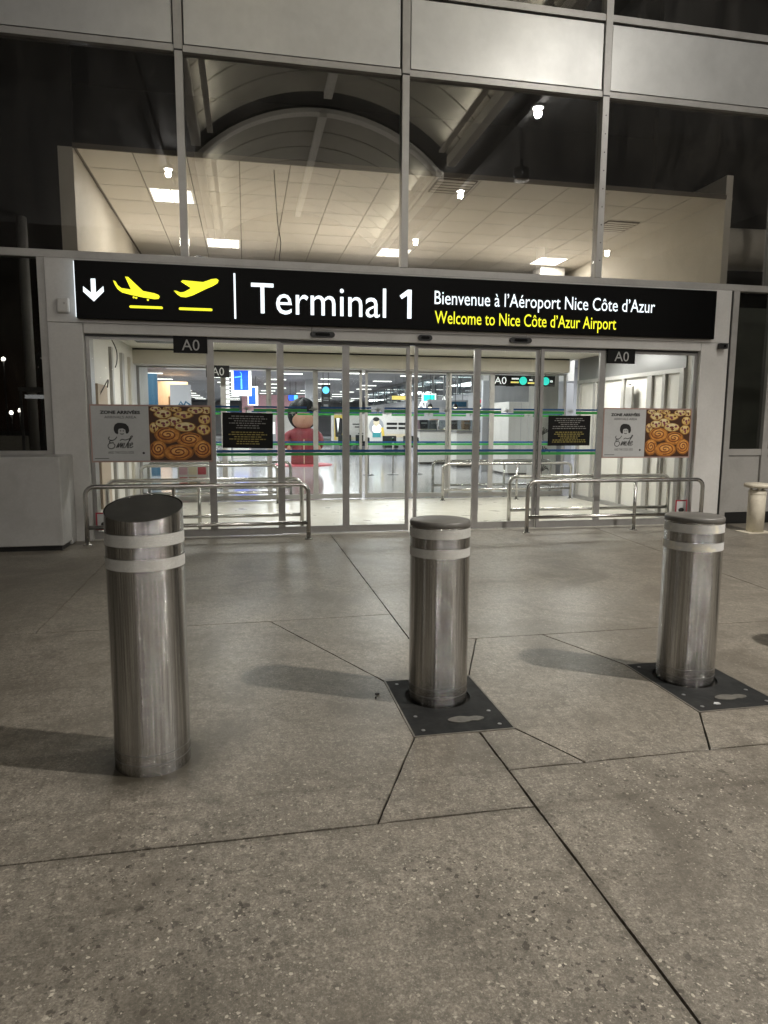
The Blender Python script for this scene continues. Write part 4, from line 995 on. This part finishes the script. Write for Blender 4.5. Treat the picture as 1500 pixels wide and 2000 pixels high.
t = thing('kiosk_wall', 'grey wall panel behind the white kiosk', 'wall', (7.6, 10.4, 0)); MB().box(-.9, 1.2, 0, .15, 0, 2.62).obj('panel', 'midgrey', t)
t = thing('column', 'pale column with black palm prints by the inner rails', 'column', (6.72, 6.3, 0)); MB().box(-.2, .35, 0, .4, 0, 3.62).obj('shaft', 'wallw', t)
for z in (.3, .72, 1.15):
    e = MB()
    for k in range(7):
        an = R(10 + k * 26); e.ribbon([(0, z), (math.cos(an) * .12, z + .05 + math.sin(an) * .12), (math.cos(an) * .2, z + math.sin(an) * .08)], .022, -.004)
    e.ribbon([(0, z), (.01, z - .14)], .02, -.004); e.obj('palm_print', 'ink', t)
# shop fronts along the far side
t = thing('shop_row', 'pale row of shop fronts with a slanted window band above', 'shop', (8.6, 0, 0))
MB().box(0, .2, 9, 40, 0, 2.5).obj('fascia', 'hwall', t); MB().box(-.05, .0, 9, 40, 2.5, 2.56).obj('ledge', 'midgrey', t)
MB().box(.02, .2, 9, 17, 2.56, 3.62).obj('upper_wall', 'counter', t)
MB().box(.06, .07, 17, 40, 2.56, 3.62).obj('upper_glazing', 'displayglass', t)
for k in range(12): MB().box(-.03, .03, 17 + k * 1.9, 17.08 + k * 1.9, 2.56, 3.62).obj('glazing_bar', 'grey', t)
MB().box(-.03, .03, 17, 40, 3.5, 3.62).obj('glazing_rail', 'grey', t)
def lit(name, label, body, x0, x1, y, z, h, mt, bgm=None):
    t = thing(name, label, 'sign', ((x0 + x1) / 2, y, z)); w = (x1 - x0) / 2
    if bgm: MB().box(-w - .06, w + .06, .0, .06, -.05, h + .05).obj('panel', bgm, t)
    for x in (-w * .5, w * .5): MB().tube([(x, .03, h), (x, .03, 3.62 - z)], .01, 6).obj('hanger', 'grey', t)
    if body: put('lettering', text_mesh(body, -w, w, .0, h, -.004, mt, bold=.02, capref='A'), t)
    else: MB().box(-w, w, -.006, -.001, .01, h - .01).obj('lit_face', mt, t)
lit('shop_sign', 'white AT letters standing over the cafe counters', 'AT', 7.05, 7.5, 16, 2.14, .24, 'scr_white')
lit('shop_sign', 'white AI letters beside the door gap', 'AI', 6.70, 7.02, 18, 2.0, .24, 'scr_white')
lit('shop_sign', 'long yellow lit sign left of the door gap', None, 6.92, 7.7, 24, 2.5, .2, 'yellowl')
lit('shop_sign', 'pale teal lit square sign over the cafe', None, 7.44, 7.94, 20, 2.32, .28, 'teal', 'scr_white')
lit('shop_sign', 'grey and navy sign board with a pale mark', None, 6.35, 7.05, 15, 1.97, .2, 'midgrey', 'hwall')
lit('shop_sign', 'navy sign board under the white letters', None, 7.2, 7.75, 15.1, 1.97, .2, 'navy', 'hwall')
lit('shop_sign', 'red lit strip sign near the drinks cooler', None, 7.5, 7.95, 13, 2.05, .13, 'red', 'counter')
lit('shop_sign', 'navy square sign beside the red strip sign', None, 7.65, 7.95, 12, 1.93, .2, 'navy', 'orange')
# leaflet holder on the side glass and drop shadow seam
t = thing('leaflet_holder', 'clear wall holder with a round top near the pull handle', 'holder', (6.05, 1.6, 1.5)); MB().box(-.01, .03, -.1, .1, 0, .5, bev=.008).obj('body', 'alu', t); MB().lathe([(.03, 0), (.03, .02)], 14, o=(0, 0, .52)).obj('knob', 'alu', t)

# ================================================================ BEHIND THE CAMERA: what the dark glass mirrors
for k, (x, z) in enumerate(((-14.5, 5.2), (-13.2, 2.6), (-14.5, 1.95), (-14.1, 2.1), (-12.3, 2.7), (-12.1, 2.05))):
    t = thing('street_lamp', ['tallest street lamp mirrored high in the dark side glass', 'street lamp of middle height mirrored between the others', 'lowest street lamp mirrored by the picture edge', 'street lamp mirrored just over the lowest one', 'street lamp mirrored inside the top of the bus shelter', 'street lamp mirrored against the bus shelter edge'][k], 'street lamp', (x, -38 - k * .4, -.16), 'street lamps mirrored in the side glass')
    MB().tube([(0, 0, 0), (0, 0, z)], .05, 8).obj('pole', 'dark', t); MB().lathe([(.01, z), (.1, z + .03), (.13, z + .12), (.08, z + .22), (.01, z + .25)], 14).obj('globe', 'bulb', t)
t = thing('garden_wall', 'low pale wall mirrored in the dark side glass', 'wall', (-12.5, -30, -.16)); MB().box(-3, 1.9, 0, .3, 0, .75).obj('wall', 'post', t); MB().box(-3, 1.95, -.04, .34, .75, .8).obj('coping', 'post', t)
t = thing('bus_shelter', 'glass bus shelter with a bluish lit edge mirrored in the dark side glass', 'shelter', (-5.3, -12.2, -.014))
MB().box(-.55, .55, -1, 1, 2.2, 2.3).obj('roof', 'alu', t)
for x in (-.5, .5):
    for y in (-.95, .95): MB().box(x - .03, x + .03, y - .03, y + .03, 0, 2.2).obj('post', 'grey', t)
MB().box(-.4, .4, .94, .96, 2.0, 2.1).obj('lit_edge', 'scr_white', t)
MB().box(-.45, .45, .5, .9, .42, .47).obj('bench', 'midgrey', t)
for x in (-.35, .35): MB().box(x - .03, x + .03, .6, .8, 0, .42).obj('bench_leg', 'grey', t)
t = thing('palm_tree', 'dark palm tree wound with tiny lights mirrored in the side glass', 'tree', (-6.6, -20, -.16))
MB().tube([(0, 0, 0), (.1, 0, 2), (0, 0, 3.4)], [.2, .15, .13], 10).obj('trunk', 'hedge', t)
rr = random.Random(4); fb = MB()
for k in range(11):
    a = 2 * math.pi * k / 11; L = rr.uniform(1.3, 1.9); pts = []
    for i in range(9):
        u = i / 8; pts.append((math.cos(a) * L * u, math.sin(a) * L * u, 3.4 + 1.1 * math.sin(u * 2.4) - .9 * u * u))
    f = MB()
    for i in range(8):
        p, q = Vector(pts[i]), Vector(pts[i + 1]); sd = Vector((-math.sin(a), math.cos(a), 0)) * .28 * math.sin(math.pi * (i + .8) / 9.5)
        for s_ in (-1, 1): f.poly([p, q, q + sd * s_ + Vector((0, 0, -.12)), p + sd * s_ + Vector((0, 0, -.12))])
    f.obj('frond', 'hedge', t)
    for i in range(9):
        q = Vector(pts[i]) + Vector((rr.uniform(-.1, .1), rr.uniform(-.1, .1), -.05)); s_ = .010
        fb.box(q.x - s_, q.x + s_, q.y - s_, q.y + s_, q.z - s_, q.z + s_)
fb.obj('tiny_lights', 'bulbs', t, kind='stuff')

# ---- odds and ends
t = thing('hanging_wire', 'thin dark wire hanging behind the upper glass between two ceiling lights', 'wire', (.42, .35, 3.3))
MB().tube(smoothcurve([(-.02, 0, 1.15), (0, 0, .8), (.02, 0, .5), (.05, 0, .3), (.03, 0, .1), (.05, 0, 0)]), .005, 6).obj('cable', 'cable', t)
def lump(name, label, loc, sx, sz, mt):
    t = thing(name, label, 'bundle', loc, 'bundles left on the glazing ledge'); rr = random.Random(int(sx * 100)); mb = MB()
    for k in range(5):
        r = sz * rr.uniform(.6, 1); mb.lathe([(.01, 0), (r * 1.1, .0), (r, r * .5), (r * .6, r * .85), (.01, r)], 14, o=(rr.uniform(-sx, sx), rr.uniform(-.03, .03), 0))
    mb.obj('cloth', mt, t)
lump('cloth_bundle', 'grey bundle on the ledge over the departing plane', (-.42, .16, 3.29), .1, .07, 'midgrey')
lump('cloth_bundle', 'dark bundle on the ledge by the rounded reflection stand-in', (5.85, .16, 3.29), .16, .06, 'cable')
MB().box(-1.84, 6.46, .07, .25, 3.23, 3.285).obj('ledge', 'alu', tb)
for k, (x, y, r, lab) in enumerate(((.64, -5.2, .011, 'dark leaf scrap by the corner of the black ground plate'), (.625, -5.25, .005, 'tiny dark crumb next to the leaf scrap'), (-1.05, -5.86, .025, 'dark flattened gum spot in the shadow of the tallest bollard'), (2.3, -5.64, .02, 'pale scrap of paper on the black plate nearest the ash post'))):
    rr = random.Random(k); P = [(x + r * rr.uniform(.6, 1.2) * math.cos(2 * math.pi * j / 9), y + r * .7 * rr.uniform(.6, 1.2) * math.sin(2 * math.pi * j / 9)) for j in range(9)]
    o = MB().prism(P, 'z', .0045 if k == 3 else .002, .009 if k != 2 else .004).obj('litter_scrap', 'poster' if k == 3 else 'cable'); o['label'] = lab; o['category'] = 'litter'; o['group'] = 'scraps on the paving'

for k, x in enumerate((-5.2, -1.6, 2.6, 6.6, 11.5, 17.0)):  # unseen lamps added to draw bright streaks on the bollard steel
    t = thing('added_lamp', ['added lamp behind the viewer at the palm tree end', 'added lamp behind the viewer second from the palm tree', 'added lamp behind the viewer in line with the black plates', 'added lamp behind the viewer opposite the ash post', 'added lamp behind the viewer second from the far end', 'added lamp behind the viewer at the far end'][k], 'street lamp', (x, -20.5, -.16), 'added lamps behind the viewer for the bollard streaks')
    MB().tube([(0, 0, 0), (0, 0, 6.2)], .06, 10).obj('pole', 'dark', t); MB().lathe([(.02, 6.18), (.11, 6.22), (.15, 6.36), (.11, 6.5), (.02, 6.56)], 18).obj('globe', 'added_bulb', t)
    MB().lathe([(.14, 0), (.12, .25), (.07, .3)], 14).obj('foot', 'dark', t)

for k, (x, y) in enumerate(((6.0, 13.6), (6.9, 13.7), (7.7, 13.4), (8.2, 15.4))):
    t = thing('pendant_lamp', ['warm pendant lamp over the first glass display case', 'warm pendant lamp over the second glass display case', 'warm pendant lamp beside the drinks cooler', 'warm pendant lamp over the furthest counter'][k], 'lamp', (x, y, 1.92), 'pendant lamps over the cafe counters')
    MB().tube([(0, 0, .1), (0, 0, 1.68)], .008, 6).obj('cord', 'dark', t); MB().lathe([(.1, 0), (.07, .09), (.02, .13)], 16, caps=False).obj('shade', 'dark', t); MB().lathe([(.01, -.05), (.045, -.02), (.05, .02), (.02, .06)], 12).obj('bulb', 'warm', t)
t = thing('magazine_rack', 'red and brown magazine rack low behind the first bakery poster', 'rack', (-1.05, 5.6, .002))
MB().box(-.3, .3, 0, .25, 0, .9).obj('frame', 'counter', t)
for k in range(3):
    for j in range(3): MB().box(-.27 + j * .18, -.11 + j * .18, -.012, -.001, .08 + k * .27, .3 + k * .27).obj('magazine', ('redbase', 'brown', 'pink', 'creamp')[(k * 2 + j) % 4], t)
for k, (x, y) in enumerate(((3.2, 9.5), (3.9, 9.6), (4.6, 9.7))):
    t = thing('queue_post', ['slim queue post nearest the red figure', 'slim queue post in the middle of its short row', 'slim queue post nearest the cafe counters'][k], 'post', (x, y, .002), 'queue posts in the concourse')
    MB().lathe([(.15, 0), (.15, .015), (.03, .04)], 20).obj('foot', 'grey', t); MB().tube([(0, 0, .03), (0, 0, .95)], .025, 12).obj('post', 'alu', t); MB().lathe([(.035, .9), (.035, 1.0), (.01, 1.01)], 14).obj('head', 'dark', t)
for k, (x, y, h_) in enumerate(((-.2, 19, 1.5), (.5, 21, 1.2), (1.1, 25, 1.4), (-1.6, 20, 1.3))):
    t = thing('display_stand', ['blue topped display stand under the tower screen', 'dark display stand between the screens and the red figure', 'pale display stand far behind the red figure', 'teal topped display stand near the white square column'][k], 'stand', (x, y, .002), 'display stands in the far concourse')
    MB().box(-.3, .3, -.2, .2, 0, h_ * .6, bev=.01).obj('body', ('counter', 'grey', 'hwall', 'midgrey')[k], t); MB().box(-.28, .28, -.03, .03, h_ * .6, h_).obj('screen', ('scr_blue', 'dark', 'scr_white', 'teal')[k], t)
